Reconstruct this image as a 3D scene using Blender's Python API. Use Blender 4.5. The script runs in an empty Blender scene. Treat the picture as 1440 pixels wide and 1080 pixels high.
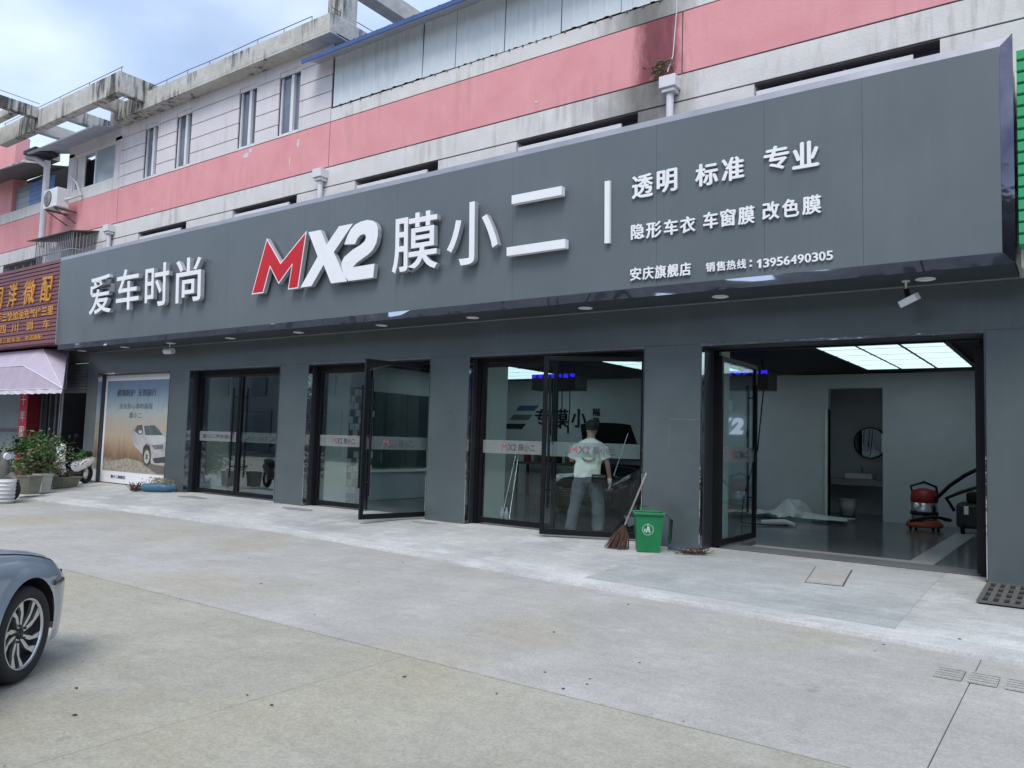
import bpy, bmesh, math, random
from mathutils import Vector, Matrix
random.seed(7)
R = math.radians
S = bpy.context.scene
COL = S.collection

# ------------------------------------------------------------------ camera
cd = bpy.data.cameras.new('camera'); cam = bpy.data.objects.new('camera', cd); COL.objects.link(cam)
S.camera = cam
cd.sensor_width = 36; cd.sensor_fit = 'HORIZONTAL'
cd.lens = 36 * 1106.85 / 1440
cd.clip_end = 2000; cd.clip_start = .05
yaw, pit, rol = R(35.90445), R(4.13394), R(1.77711)
fw = Vector((-math.sin(yaw)*math.cos(pit), math.cos(yaw)*math.cos(pit), math.sin(pit)))
r0 = Vector((math.cos(yaw), math.sin(yaw), 0)); u0 = r0.cross(fw)
rt = math.cos(rol)*r0 + math.sin(rol)*u0; up = -math.sin(rol)*r0 + math.cos(rol)*u0
cam.matrix_world = Matrix(((rt.x, up.x, -fw.x, 0), (rt.y, up.y, -fw.y, -10.403), (rt.z, up.z, -fw.z, 1.413), (0, 0, 0, 1)))

# ------------------------------------------------------------------ world, sun, exposure
SUN_EL, SUN_AZ = R(54), R(158)       # azimuth clockwise from +Y
W = bpy.data.worlds.new('World'); S.world = W; W.use_nodes = True
nt = W.node_tree; nt.nodes.clear()
def N(t, ty, **k):
    n = t.nodes.new(ty)
    for a, b in k.items(): setattr(n, a, b)
    return n
out = N(nt, 'ShaderNodeOutputWorld'); mx = N(nt, 'ShaderNodeMixShader')
b1 = N(nt, 'ShaderNodeBackground'); b2 = N(nt, 'ShaderNodeBackground')
sky = N(nt, 'ShaderNodeTexSky', sky_type='NISHITA', sun_disc=False)
sky.sun_elevation = SUN_EL; sky.sun_rotation = SUN_AZ; sky.air_density = 1.0; sky.dust_density = 2.0
b1.inputs['Strength'].default_value = .11
tc = N(nt, 'ShaderNodeTexCoord'); mp = N(nt, 'ShaderNodeMapping'); mp.inputs['Scale'].default_value = (1, 1, 2.2)
nz = N(nt, 'ShaderNodeTexNoise'); nz.inputs['Scale'].default_value = 2.3; nz.inputs['Detail'].default_value = 6; nz.inputs['Roughness'].default_value = .52
cr = N(nt, 'ShaderNodeValToRGB'); cr.color_ramp.elements[0].position = .34; cr.color_ramp.elements[1].position = .62
cr.color_ramp.elements[0].color = (.55, .55, .55, 1); cr.color_ramp.elements[1].color = (.97, .97, .97, 1)
nz2 = N(nt, 'ShaderNodeTexNoise'); nz2.inputs['Scale'].default_value = 4.5; nz2.inputs['Detail'].default_value = 5
cr2 = N(nt, 'ShaderNodeValToRGB'); cr2.color_ramp.elements[0].position = .3; cr2.color_ramp.elements[1].position = .68
cr2.color_ramp.elements[0].color = (.44, .57, .82, 1); cr2.color_ramp.elements[1].color = (.64, .75, .92, 1)
nt.links.new(tc.outputs['Generated'], mp.inputs[0])
for n in (nz, nz2): nt.links.new(mp.outputs[0], n.inputs['Vector'])
nt.links.new(nz.outputs['Fac'], cr.inputs[0]); nt.links.new(nz2.outputs['Fac'], cr2.inputs[0])
nt.links.new(sky.outputs[0], b1.inputs[0]); nt.links.new(cr2.outputs[0], b2.inputs[0]); b2.inputs['Strength'].default_value = 1.0
nt.links.new(cr.outputs[0], mx.inputs[0]); nt.links.new(b1.outputs[0], mx.inputs[1]); nt.links.new(b2.outputs[0], mx.inputs[2])
nt.links.new(mx.outputs[0], out.inputs[0])
sl = bpy.data.lights.new('sun', 'SUN'); sl.energy = 1.5; sl.angle = R(26); sl.color = (1, .96, .9)
so = bpy.data.objects.new('sun', sl); COL.objects.link(so); so.location = (0, -30, 40)
sd = Vector((math.sin(SUN_AZ)*math.cos(SUN_EL), math.cos(SUN_AZ)*math.cos(SUN_EL), math.sin(SUN_EL)))
so.rotation_euler = sd.to_track_quat('Z', 'Y').to_euler()
vs = S.view_settings; vs.view_transform = 'Standard'; vs.look = 'None'; vs.exposure = 0.55; vs.gamma = 1; vs.use_curve_mapping = False
S.cycles.max_bounces = 9; S.cycles.transparent_max_bounces = 24; S.cycles.diffuse_bounces = 4
S.cycles.sample_clamp_indirect = 6

# ------------------------------------------------------------------ materials
def srgb(r, g, b):
    f = lambda c: (c/255/12.92 if c/255 <= .04045 else ((c/255+.055)/1.055)**2.4)
    return (f(r), f(g), f(b))
def mat(name, c, rough=.6, metal=0, var=.12, scale=3.0, bump=0, bscale=40, streak=0, streak_c=(.06, .055, .05), spec=.5, coat=0, c2=None, stretch=(1, 1, 1), obj=False, emit=0, rvar=0, stain=None):
    m = bpy.data.materials.new(name); m.use_nodes = True; t = m.node_tree
    p = t.nodes['Principled BSDF']; p.inputs['Roughness'].default_value = rough; p.inputs['Metallic'].default_value = metal
    p.inputs['Specular IOR Level'].default_value = spec
    if coat: p.inputs['Coat Weight'].default_value = coat; p.inputs['Coat Roughness'].default_value = .04
    if obj: src = N(t, 'ShaderNodeTexCoord').outputs['Object']
    else: src = N(t, 'ShaderNodeNewGeometry').outputs['Position']
    mpn = N(t, 'ShaderNodeMapping'); mpn.inputs['Scale'].default_value = stretch; t.links.new(src, mpn.inputs[0])
    v = mpn.outputs[0]
    a = N(t, 'ShaderNodeTexNoise'); a.inputs['Scale'].default_value = scale; a.inputs['Detail'].default_value = 7; a.inputs['Roughness'].default_value = .6
    t.links.new(v, a.inputs['Vector'])
    r = N(t, 'ShaderNodeValToRGB'); r.color_ramp.elements[0].position = .3; r.color_ramp.elements[1].position = .7
    lo = c2 if c2 else tuple(x*(1-var) for x in c); hi = c if c2 else tuple(min(1, x*(1+var)) for x in c)
    r.color_ramp.elements[0].color = (*lo, 1); r.color_ramp.elements[1].color = (*hi, 1)
    t.links.new(a.outputs['Fac'], r.inputs[0]); col = r.outputs[0]
    if streak:
        ms = N(t, 'ShaderNodeMapping'); ms.inputs['Scale'].default_value = (5, 5, .55); t.links.new(src, ms.inputs[0])
        s = N(t, 'ShaderNodeTexNoise'); s.inputs['Scale'].default_value = 1.6; s.inputs['Detail'].default_value = 8; s.inputs['Roughness'].default_value = .68
        t.links.new(ms.outputs[0], s.inputs['Vector'])
        s2 = N(t, 'ShaderNodeTexNoise'); s2.inputs['Scale'].default_value = .7; t.links.new(src, s2.inputs['Vector'])
        ml = N(t, 'ShaderNodeMath', operation='MULTIPLY'); t.links.new(s.outputs['Fac'], ml.inputs[0]); t.links.new(s2.outputs['Fac'], ml.inputs[1])
        sr = N(t, 'ShaderNodeValToRGB'); sr.color_ramp.elements[0].position = .27; sr.color_ramp.elements[1].position = .36
        sr.color_ramp.elements[0].color = (0, 0, 0, 1); sr.color_ramp.elements[1].color = (streak, streak, streak, 1)
        t.links.new(ml.outputs[0], sr.inputs[0])
        mm = N(t, 'ShaderNodeMixRGB'); t.links.new(sr.outputs[0], mm.inputs[0]); t.links.new(col, mm.inputs[1]); mm.inputs[2].default_value = (*streak_c, 1)
        col = mm.outputs[0]
    if stain:
        sx_, w0_, w1_, sc_, zlo_ = stain
        gs_ = N(t, 'ShaderNodeSeparateXYZ'); t.links.new(src, gs_.inputs[0])
        ms = N(t, 'ShaderNodeMapping'); ms.inputs['Scale'].default_value = (3, 3, .9); t.links.new(src, ms.inputs[0])
        n1 = N(t, 'ShaderNodeTexNoise'); n1.inputs['Scale'].default_value = 1.6; n1.inputs['Detail'].default_value = 9; n1.inputs['Roughness'].default_value = .7; t.links.new(ms.outputs[0], n1.inputs['Vector'])
        a1 = N(t, 'ShaderNodeMath', operation='SUBTRACT'); a1.inputs[1].default_value = sx_; t.links.new(gs_.outputs['X'], a1.inputs[0])
        a2 = N(t, 'ShaderNodeMath', operation='ABSOLUTE'); t.links.new(a1.outputs[0], a2.inputs[0])
        a3 = N(t, 'ShaderNodeMath', operation='MULTIPLY_ADD'); a3.inputs[1].default_value = -w1_*1.3; t.links.new(n1.outputs['Fac'], a3.inputs[0]); t.links.new(a2.outputs[0], a3.inputs[2])
        mr_ = N(t, 'ShaderNodeMapRange'); mr_.inputs['From Min'].default_value = w0_-w1_*.65; mr_.inputs['From Max'].default_value = w1_-w1_*.65; mr_.inputs['To Min'].default_value = .92; mr_.inputs['To Max'].default_value = 0; t.links.new(a3.outputs[0], mr_.inputs[0])
        mm = N(t, 'ShaderNodeMixRGB'); t.links.new(mr_.outputs[0], mm.inputs[0]); t.links.new(col, mm.inputs[1])
        r5 = N(t, 'ShaderNodeValToRGB'); r5.color_ramp.elements[0].position = .35; r5.color_ramp.elements[1].position = .65
        r5.color_ramp.elements[0].color = (*[x*.45 for x in sc_], 1); r5.color_ramp.elements[1].color = (*sc_, 1); t.links.new(n1.outputs['Fac'], r5.inputs[0]); t.links.new(r5.outputs[0], mm.inputs[2]); col = mm.outputs[0]
    t.links.new(col, p.inputs['Base Color'])
    if rvar:
        rr = N(t, 'ShaderNodeMapRange'); rr.inputs['To Min'].default_value = max(0, rough-rvar); rr.inputs['To Max'].default_value = rough+rvar
        t.links.new(a.outputs['Fac'], rr.inputs[0]); t.links.new(rr.outputs[0], p.inputs['Roughness'])
    if bump:
        bn = N(t, 'ShaderNodeTexNoise'); bn.inputs['Scale'].default_value = bscale; bn.inputs['Detail'].default_value = 4; t.links.new(v, bn.inputs['Vector'])
        bp = N(t, 'ShaderNodeBump'); bp.inputs['Strength'].default_value = bump; bp.inputs['Distance'].default_value = .02
        t.links.new(bn.outputs['Fac'], bp.inputs['Height']); t.links.new(bp.outputs[0], p.inputs['Normal'])
    if emit:
        p.inputs['Emission Color'].default_value = (*c, 1); p.inputs['Emission Strength'].default_value = emit
    return m
def glassmat(name, tint, refl=1.0, rough=0.0):
    m = bpy.data.materials.new(name); m.use_nodes = True; t = m.node_tree; t.nodes.clear()
    o = N(t, 'ShaderNodeOutputMaterial'); x = N(t, 'ShaderNodeMixShader'); tr = N(t, 'ShaderNodeBsdfTransparent'); g = N(t, 'ShaderNodeBsdfGlossy')
    tr.inputs[0].default_value = (*tint, 1); g.inputs['Roughness'].default_value = rough; g.inputs[0].default_value = (.95, .98, 1, 1)
    f = N(t, 'ShaderNodeFresnel'); f.inputs[0].default_value = 1.5
    ml = N(t, 'ShaderNodeMath', operation='MULTIPLY'); ml.inputs[1].default_value = refl; t.links.new(f.outputs[0], ml.inputs[0])
    t.links.new(ml.outputs[0], x.inputs[0]); t.links.new(tr.outputs[0], x.inputs[1]); t.links.new(g.outputs[0], x.inputs[2]); t.links.new(x.outputs[0], o.inputs[0])
    return m
def emis(name, c, s):
    m = bpy.data.materials.new(name); m.use_nodes = True; t = m.node_tree; t.nodes.clear()
    o = N(t, 'ShaderNodeOutputMaterial'); e = N(t, 'ShaderNodeEmission'); e.inputs[0].default_value = (*c, 1); e.inputs[1].default_value = s
    t.links.new(e.outputs[0], o.inputs[0]); return m

def concrete(name, c, dark, light, seed, warm=None, brush=.8, spots=(.64, .70)):
    """cast concrete: broad patches, brushed streaks, speckle, small pits"""
    m = bpy.data.materials.new(name); m.use_nodes = True; t = m.node_tree; p = t.nodes['Principled BSDF']
    p.inputs['Roughness'].default_value = .82; p.inputs['Specular IOR Level'].default_value = .3
    g = N(t, 'ShaderNodeNewGeometry').outputs['Position']
    mp_ = N(t, 'ShaderNodeMapping'); mp_.inputs['Location'].default_value = (seed*3.1, seed*1.7, 0); t.links.new(g, mp_.inputs[0]); v = mp_.outputs[0]
    def noise(sc, det=6, ro=.6, vec=v):
        n = N(t, 'ShaderNodeTexNoise'); n.inputs['Scale'].default_value = sc; n.inputs['Detail'].default_value = det; n.inputs['Roughness'].default_value = ro
        t.links.new(vec, n.inputs['Vector']); return n.outputs['Fac']
    def ramp(f, a, b, ca, cb):
        r = N(t, 'ShaderNodeValToRGB'); r.color_ramp.elements[0].position = a; r.color_ramp.elements[1].position = b
        r.color_ramp.elements[0].color = (*ca, 1); r.color_ramp.elements[1].color = (*cb, 1); t.links.new(f, r.inputs[0]); return r.outputs[0]
    def mix(f, a, b, typ='MIX', fac=None):
        x = N(t, 'ShaderNodeMixRGB', blend_type=typ)
        if f is None: x.inputs[0].default_value = fac
        else: t.links.new(f, x.inputs[0])
        t.links.new(a, x.inputs[1])
        if isinstance(b, tuple): x.inputs[2].default_value = (*b, 1)
        else: t.links.new(b, x.inputs[2])
        return x.outputs[0]
    col = ramp(noise(.45, 7, .62), .33, .66, dark, c)
    col = mix(ramp(noise(1.3, 8, .66), .50, .72, (0, 0, 0), (.75, .75, .75)), col, light)
    if warm: col = mix(ramp(noise(.33, 4, .5, vec=g), .50, .64, (0, 0, 0), (.8, .8, .8)), col, warm)
    ms = N(t, 'ShaderNodeMapping'); ms.inputs['Scale'].default_value = (1, 7, 1); ms.inputs['Rotation'].default_value = (0, 0, .12); t.links.new(v, ms.inputs[0])
    col = mix(None, col, ramp(noise(1.7, 9, .72, vec=ms.outputs[0]), .3, .72, (.80, .80, .81), (1.13, 1.13, 1.12)), 'MULTIPLY', brush)
    col = mix(None, col, ramp(noise(55, 3, .7), .3, .7, (.80, .80, .80), (1.14, 1.14, 1.14)), 'MULTIPLY', 1.0)
    col = mix(None, col, ramp(noise(9, 8, .8), .30, .70, (.86, .86, .86), (1.10, 1.10, 1.10)), 'MULTIPLY', .9)
    col = mix(ramp(noise(2.6, 10, .75), .63, .70, (0, 0, 0), (.5, .5, .5)), col, tuple(x*.55 for x in dark))
    vo = N(t, 'ShaderNodeTexVoronoi', feature='DISTANCE_TO_EDGE'); vo.inputs['Scale'].default_value = .42
    wv = N(t, 'ShaderNodeTexNoise'); wv.inputs['Scale'].default_value = 1.6; wv.inputs['Detail'].default_value = 5
    t.links.new(v, wv.inputs['Vector']); wa = N(t, 'ShaderNodeVectorMath', operation='ADD'); t.links.new(v, wa.inputs[0]); t.links.new(wv.outputs['Color'], wa.inputs[1])
    t.links.new(wa.outputs[0], vo.inputs['Vector'])
    col = mix(ramp(vo.outputs['Distance'], .0, .005, (.14, .14, .14), (0, 0, 0)), col, tuple(x*.5 for x in dark))
    t.links.new(col, p.inputs['Base Color'])
    bp = N(t, 'ShaderNodeBump'); bp.inputs['Strength'].default_value = .35; bp.inputs['Distance'].default_value = .01
    t.links.new(noise(30, 6, .7), bp.inputs['Height']); t.links.new(bp.outputs[0], p.inputs['Normal'])
    return m

M = {}
M['road'] = concrete('road_concrete', (.47, .455, .425), (.385, .372, .345), (.54, .53, .505), 1, (.42, .385, .30), brush=.35)
M['road2'] = concrete('road_concrete_warm', (.42, .402, .335), (.345, .33, .27), (.475, .46, .41), 3, (.40, .365, .27), brush=.3)
M['apron'] = concrete('apron_concrete', (.56, .56, .54), (.36, .365, .355), (.72, .72, .70), 5)
M['apron_grey'] = concrete('apron_concrete_grey', (.46, .47, .46), (.33, .345, .34), (.57, .58, .57), 9)
M['lip'] = concrete('edge_mortar', (.62, .62, .605), (.45, .455, .45), (.76, .76, .745), 13)
M['earth'] = mat('joint_dirt', (.09, .08, .07), .95, var=.3, scale=20)
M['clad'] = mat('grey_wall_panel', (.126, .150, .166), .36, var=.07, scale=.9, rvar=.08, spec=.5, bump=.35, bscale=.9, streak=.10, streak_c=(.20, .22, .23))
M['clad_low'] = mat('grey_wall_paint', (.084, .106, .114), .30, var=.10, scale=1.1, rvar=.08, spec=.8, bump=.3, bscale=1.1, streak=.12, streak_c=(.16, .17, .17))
M['reveal'] = mat('dark_reveal', (.030, .034, .042), .4, var=.1)
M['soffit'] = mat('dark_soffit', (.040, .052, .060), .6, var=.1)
M['steelmirror'] = mat('mirror_stainless', (.78, .80, .82), .06, 1, var=.03, scale=2, bump=.55, bscale=2.6, stretch=(1, 1, 1))
M['trim'] = mat('chrome_trim', (.62, .64, .66), .10, 1, var=.1, scale=3, bump=.5, bscale=5)
M['cap'] = mat('galvanised_flashing', (.33, .33, .37), .45, .4, var=.12, scale=2.0, bump=.25, bscale=3)
M['white'] = mat('white_letter', (.88, .89, .92), .35, var=.03)
M['letterside'] = mat('letter_side', (.50, .51, .55), .4, .3, var=.05)
M['red'] = mat('red_letter', (.60, .004, .014), .35, var=.06)
M['pink'] = mat('pink_render', (.80, .375, .395), .85, c2=(.72, .30, .32), scale=1.4, streak=.22, streak_c=(.46, .20, .21), bump=.15, bscale=25, stain=(-5.02, .20, .46, (.24, .055, .075), 0))
M['render'] = mat('white_render', (.74, .70, .73), .85, c2=(.66, .62, .65), scale=1.8, streak=.30, streak_c=(.36, .33, .33), bump=.15, bscale=25)
M['rendercream'] = mat('stained_render', (.76, .74, .73), .88, c2=(.66, .64, .62), scale=3, streak=.36, streak_c=(.26, .25, .23), bump=.2, bscale=25, stain=(-5.25, .15, .95, (.21, .205, .19), 0))
M['oldconc'] = mat('weathered_concrete', (.60, .585, .55), .92, c2=(.42, .41, .375), scale=4, streak=.95, streak_c=(.055, .057, .055), bump=.5, bscale=18)
M['stain'] = mat('damp_stain', (.25, .22, .21), .92, c2=(.08, .07, .07), scale=5, bump=.3, bscale=20, stretch=(3, 3, .6))
M['redstain'] = mat('damp_pink_stain', (.40, .17, .19), .9, c2=(.12, .045, .06), scale=4, bump=.3, bscale=20, stretch=(4, 4, .5))
M['groove'] = mat('groove_dark', (.14, .13, .14), .9)
M['alu'] = mat('white_aluminium', (.72, .73, .76), .4, var=.05)
M['winglass'] = mat('window_glass', (.17, .185, .235), .12, c2=(.09, .10, .14), scale=.7, spec=.8)
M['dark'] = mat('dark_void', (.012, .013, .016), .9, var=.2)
M['black'] = mat('black_metal', (.006, .007, .009), .45, var=.2, spec=.25)
M['blueroof'] = mat('blue_roof_steel', (.045, .10, .26), .45, var=.15, scale=2)
M['roofunder'] = mat('roof_underside', (.42, .45, .52), .6, var=.08)
M['steelsheet'] = mat('pale_steel_sheet', (.72, .77, .80), .5, c2=(.64, .70, .74), scale=1.5, streak=.28, streak_c=(.30, .31, .32))
M['pvc'] = mat('white_pvc', (.70, .70, .74), .4, var=.08)
M['iwall'] = mat('interior_wall', (.52, .56, .59), .55, var=.05)
M['innerwhite'] = mat('white_inner_pillar', (.72, .77, .72), .6, var=.04)
M['ifloor'] = mat('interior_floor', (.11, .115, .125), .16, var=.15, scale=1.5, rvar=.06)
M['istripe'] = mat('interior_floor_stripe', (.36, .37, .39), .28, var=.08)
M['iceil'] = mat('black_ceiling', (.010, .010, .013), .8)
M['panel'] = emis('light_panel', (.72, .93, .98), .80)
M['blueled'] = emis('blue_led', (.03, .02, .75), .8)
M['glass'] = glassmat('door_glass', (.90, .955, .95), .42)
M['frost'] = mat('frosted_band', (.36, .38, .38), .5, var=.03)
M['frost'].node_tree.nodes['Principled BSDF'].inputs['Alpha'].default_value = .38
M['bandred'] = mat('band_red', (.34, .13, .13), .6); M['bandgrey'] = mat('band_grey', (.10, .10, .10), .6)
M['maroon'] = mat('maroon_steel', (.20, .075, .09), .5, var=.12, scale=3)
M['gold'] = mat('gold_letter', (.62, .28, .03), .45, var=.1)
M['awning'] = mat('lilac_awning', (.50, .43, .53), .8, var=.10, scale=2.5, bump=.2, bscale=6)
M['awnrim'] = mat('pale_awning_edge', (.68, .62, .70), .8)
M['redcloth'] = mat('red_banner', (.50, .02, .05), .6, var=.1)
M['darkred'] = mat('dark_red_column', (.19, .008, .018), .6, var=.1)
M['greyshut'] = mat('dark_shutter', (.08, .09, .09), .5, var=.2)
M['green'] = mat('green_steel', (.02, .34, .13), .42, var=.1, scale=3)
M['greenbin'] = mat('green_plastic', (.006, .175, .058), .42, var=.12, scale=6)
M['binlogo'] = mat('pale_green_print', (.42, .62, .50), .5)
M['iron'] = mat('cast_iron', (.14, .135, .125), .6, .3, var=.25, scale=15, bump=.3)
M['paint'] = mat('blue_grey_car_paint', (.27, .33, .39), .32, .25, var=.02, coat=.5, obj=True)
M['blackpaint'] = mat('black_car_paint', (.007, .008, .010), .22, .1, var=.02, coat=.8, obj=True)
M['rubber'] = mat('tyre_rubber', (.018, .018, .019), .75, var=.2, obj=True)
M['rim'] = mat('machined_rim', (.62, .62, .64), .28, .85, var=.05, obj=True)
M['rimdark'] = mat('dark_rim', (.03, .03, .033), .4, .4, var=.1, obj=True)
M['plasticblack'] = mat('black_plastic', (.02, .021, .023), .5, var=.2)
M['lens'] = mat('smoked_lens', (.07, .06, .06), .12, var=.2, spec=.8)
M['skin'] = mat('skin', (.50, .30, .21), .6, var=.05)
M['tshirt'] = mat('white_tshirt', (.86, .87, .80), .9, var=.06, scale=9, bump=.3, bscale=14)
M['denim'] = mat('grey_denim', (.17, .185, .20), .95, c2=(.09, .10, .115), scale=6, bump=.4, bscale=18)
M['hair'] = mat('black_hair', (.012, .011, .011), .7)
M['glove'] = mat('white_glove', (.75, .75, .73), .9)
M['shoe'] = mat('pale_shoe', (.5, .5, .5), .7)
M['leaf'] = mat('green_leaf', (.065, .16, .025), .5, c2=(.025, .07, .015), scale=9)
M['leafdry'] = mat('yellow_leaf', (.22, .20, .10), .6, c2=(.12, .09, .06), scale=9)
M['twig'] = mat('brown_twig', (.085, .045, .035), .9, var=.35, scale=20)
M['pot'] = mat('ochre_planter', (.22, .22, .17), .8, var=.2, scale=5)
M['potwhite'] = mat('white_pail', (.6, .6, .6), .5, var=.1)
M['potgrey'] = mat('pale_pot', (.36, .36, .33), .8, var=.15)
M['film'] = mat('white_film', (.70, .73, .75), .4, var=.05, bump=.4, bscale=5)
M['bluecloth'] = mat('blue_sheet', (.045, .13, .23), .5, c2=(.06, .15, .20), scale=8)
M['vacred'] = mat('red_plastic', (.26, .012, .014), .45)
M['orange'] = mat('orange_base', (.35, .07, .03), .5)
M['tile_dark'] = mat('dark_tile', (.05, .055, .05), .4); M['tile_pale'] = mat('pale_tile', (.74, .80, .77), .35)
M['mirrorglass'] = mat('mirror', (.85, .87, .88), .02, 1, var=0)
M['silver'] = mat('brushed_steel', (.55, .55, .55), .25, 1)
M['mirrorwavy'] = mat('wavy_mirror_stainless', (.62, .64, .70), .05, 1, var=.05, scale=2, bump=1.0, bscale=1.0)
[setattr(n.inputs['Detail'], 'default_value', 1.2) for n in M['mirrorwavy'].node_tree.nodes if n.type == 'TEX_NOISE']
M['mirrorwavy'].node_tree.nodes['Bump'].inputs['Distance'].default_value = .085
M['mirrorpainted'] = mat('painted_reflection_steel', (.24, .22, .26), .08, 1, c2=(.06, .06, .10), scale=1.3, bump=.8, bscale=1.3)  # mirror steel with the dark reflection of its surroundings painted into the colour
M['opp'] = mat('opposite_render', (.15, .15, .15), .8, var=.2, scale=.5)
M['oppdark'] = mat('opposite_opening', (.05, .055, .06), .4, var=.5, scale=.4)

# ------------------------------------------------------------------ mesh helpers
class MB:
    def __init__(s): s.v = []; s.f = []; s.mi = []; s.m = 0; s.sm = []
    def add(s, vs, fs, smooth=False):
        b = len(s.v); s.v += [tuple(v) for v in vs]
        for f in fs: s.f.append([i+b for i in f]); s.mi.append(s.m); s.sm.append(smooth)
        return s
    def box(s, x0, x1, y0, y1, z0, z1):
        if x0 > x1: x0, x1 = x1, x0
        if y0 > y1: y0, y1 = y1, y0
        if z0 > z1: z0, z1 = z1, z0
        return s.add([(x0, y0, z0), (x1, y0, z0), (x1, y1, z0), (x0, y1, z0), (x0, y0, z1), (x1, y0, z1), (x1, y1, z1), (x0, y1, z1)],
              [(0, 3, 2, 1), (4, 5, 6, 7), (0, 1, 5, 4), (1, 2, 6, 5), (2, 3, 7, 6), (3, 0, 4, 7)])
    def quad(s, *p): return s.add(p, [tuple(range(len(p)))])
    def tube(s, pts, r, n=8, close=True, smooth=True):
        pts = [Vector(p) for p in pts]; vs = []; fs = []
        rs = r if isinstance(r, (list, tuple)) else [r]*len(pts)
        pu = None
        for i, p in enumerate(pts):
            d = (pts[min(i+1, len(pts)-1)] - pts[max(i-1, 0)]).normalized()
            a = pu if pu is not None else (Vector((0, 0, 1)) if abs(d.z) < .9 else Vector((1, 0, 0)))
            x = d.cross(a); x = x.normalized() if x.length > 1e-6 else Vector((1, 0, 0)); y = d.cross(x).normalized(); pu = -y if False else a
            for k in range(n):
                t = 2*math.pi*k/n; vs.append(p + rs[i]*(math.cos(t)*x + math.sin(t)*y))
        for i in range(len(pts)-1):
            for k in range(n):
                fs.append((i*n+k, i*n+(k+1) % n, (i+1)*n+(k+1) % n, (i+1)*n+k))
        s.add(vs, fs, smooth)
        if close:
            s.add(vs[:n], [tuple(range(n))[::-1]]); s.add(vs[-n:], [tuple(range(n))])
        return s
    def prism(s, poly, fn, d0, d1):
        """2D polygon -> 3D with fn(a,b,d), between depths d0 and d1"""
        n = len(poly); A = [fn(a, b, d0) for a, b in poly]; B = [fn(a, b, d1) for a, b in poly]
        s.add(A+B, [tuple(range(n)), tuple(range(2*n-1, n-1, -1))] + [(i, i+n, (i+1) % n+n, (i+1) % n) for i in range(n)])
        return s
    def lathe(s, prof, c=(0, 0, 0), n=24, axis='z', smooth=True):
        vs = []; fs = []
        for r, h in prof:
            for k in range(n):
                t = 2*math.pi*k/n; a, b = r*math.cos(t), r*math.sin(t)
                vs.append((c[0]+a, c[1]+b, c[2]+h) if axis == 'z' else ((c[0]+a, c[1]+h, c[2]+b) if axis == 'y' else (c[0]+h, c[1]+a, c[2]+b)))
        for i in range(len(prof)-1):
            for k in range(n): fs.append((i*n+k, i*n+(k+1) % n, (i+1)*n+(k+1) % n, (i+1)*n+k))
        return s.add(vs, fs, smooth)
    def build(s, name, m, parent=None, bevel=0, recalc=True):
        me = bpy.data.meshes.new(name); off = Vector((0, 0, 0))
        if parent is not None and not getattr(s, 'local', False):
            q = parent
            while q is not None: off += q.location; q = q.parent
        me.from_pydata([tuple(Vector(v)-off) for v in s.v], [], s.f)
        for k in (m if isinstance(m, (list, tuple)) else [m]): me.materials.append(M[k] if isinstance(k, str) else k)
        me.polygons.foreach_set('material_index', s.mi); me.polygons.foreach_set('use_smooth', s.sm)
        if recalc:
            b = bmesh.new(); b.from_mesh(me); bmesh.ops.recalc_face_normals(b, faces=b.faces); b.to_mesh(me); b.free()
        me.update()
        o = bpy.data.objects.new(name, me); COL.objects.link(o)
        if parent is not None: o.parent = parent
        if bevel:
            bv = o.modifiers.new('bevel', 'BEVEL'); bv.width = bevel; bv.segments = 2; bv.limit_method = 'ANGLE'
        return o
def LMB():
    m = MB(); m.local = True; return m
def box(x0, x1, y0, y1, z0, z1): return MB().box(x0, x1, y0, y1, z0, z1)
def tag(o, label=None, cat=None, group=None, kind=None):
    if label: o['label'] = label
    if cat: o['category'] = cat
    if group: o['group'] = group
    if kind: o['kind'] = kind
    return o
def thing(name, loc, label, cat, group=None, rz=0, kind=None):
    e = bpy.data.objects.new(name, None); COL.objects.link(e); e.location = loc; e.rotation_euler = (0, 0, rz); e.empty_display_size = .2
    return tag(e, label, cat, group, kind)
def copy_tree(o, parent=None):
    c = o.copy(); COL.objects.link(c); c.parent = parent
    for ch in o.children: copy_tree(ch, c)
    return c
TX = {}
def glyph_mesh(ch, off=0.0, ext=.02, res=4, bold=0):
    """text curve -> mesh, normalised; returns verts, faces, bbox"""
    k = (ch, off, ext, res, bold)
    if k in TX: return TX[k]
    c = bpy.data.curves.new('t', 'FONT'); c.body = ch; c.size = 1; c.offset = off; c.extrude = ext; c.resolution_u = res
    o = bpy.data.objects.new('t', c); COL.objects.link(o)
    bpy.context.view_layer.update()
    me = bpy.data.meshes.new_from_object(o)
    vs = [v.co.copy() for v in me.vertices]; fs = [tuple(p.vertices) for p in me.polygons]
    nz_ = [p.normal.z for p in me.polygons]
    bpy.data.objects.remove(o); bpy.data.curves.remove(c); bpy.data.meshes.remove(me)
    if bold:
        V0, F0, N0 = vs, fs, nz_; vs, fs, nz_ = [], [], []
        for q, (dx, dy) in enumerate(((0, 0), (bold, 0), (-bold, 0), (0, bold*.6), (0, -bold*.6))):
            o_ = len(vs); vs += [Vector((v.x+dx, v.y+dy, v.z*(1+(.02*q)))) for v in V0]; fs += [tuple(i+o_ for i in f) for f in F0]; nz_ += N0
    xs = [v.x for v in vs] or [0]; ys = [v.y for v in vs] or [0]
    TX[k] = (vs, fs, nz_, (min(xs), max(xs), min(ys), max(ys)))
    return TX[k]
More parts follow.
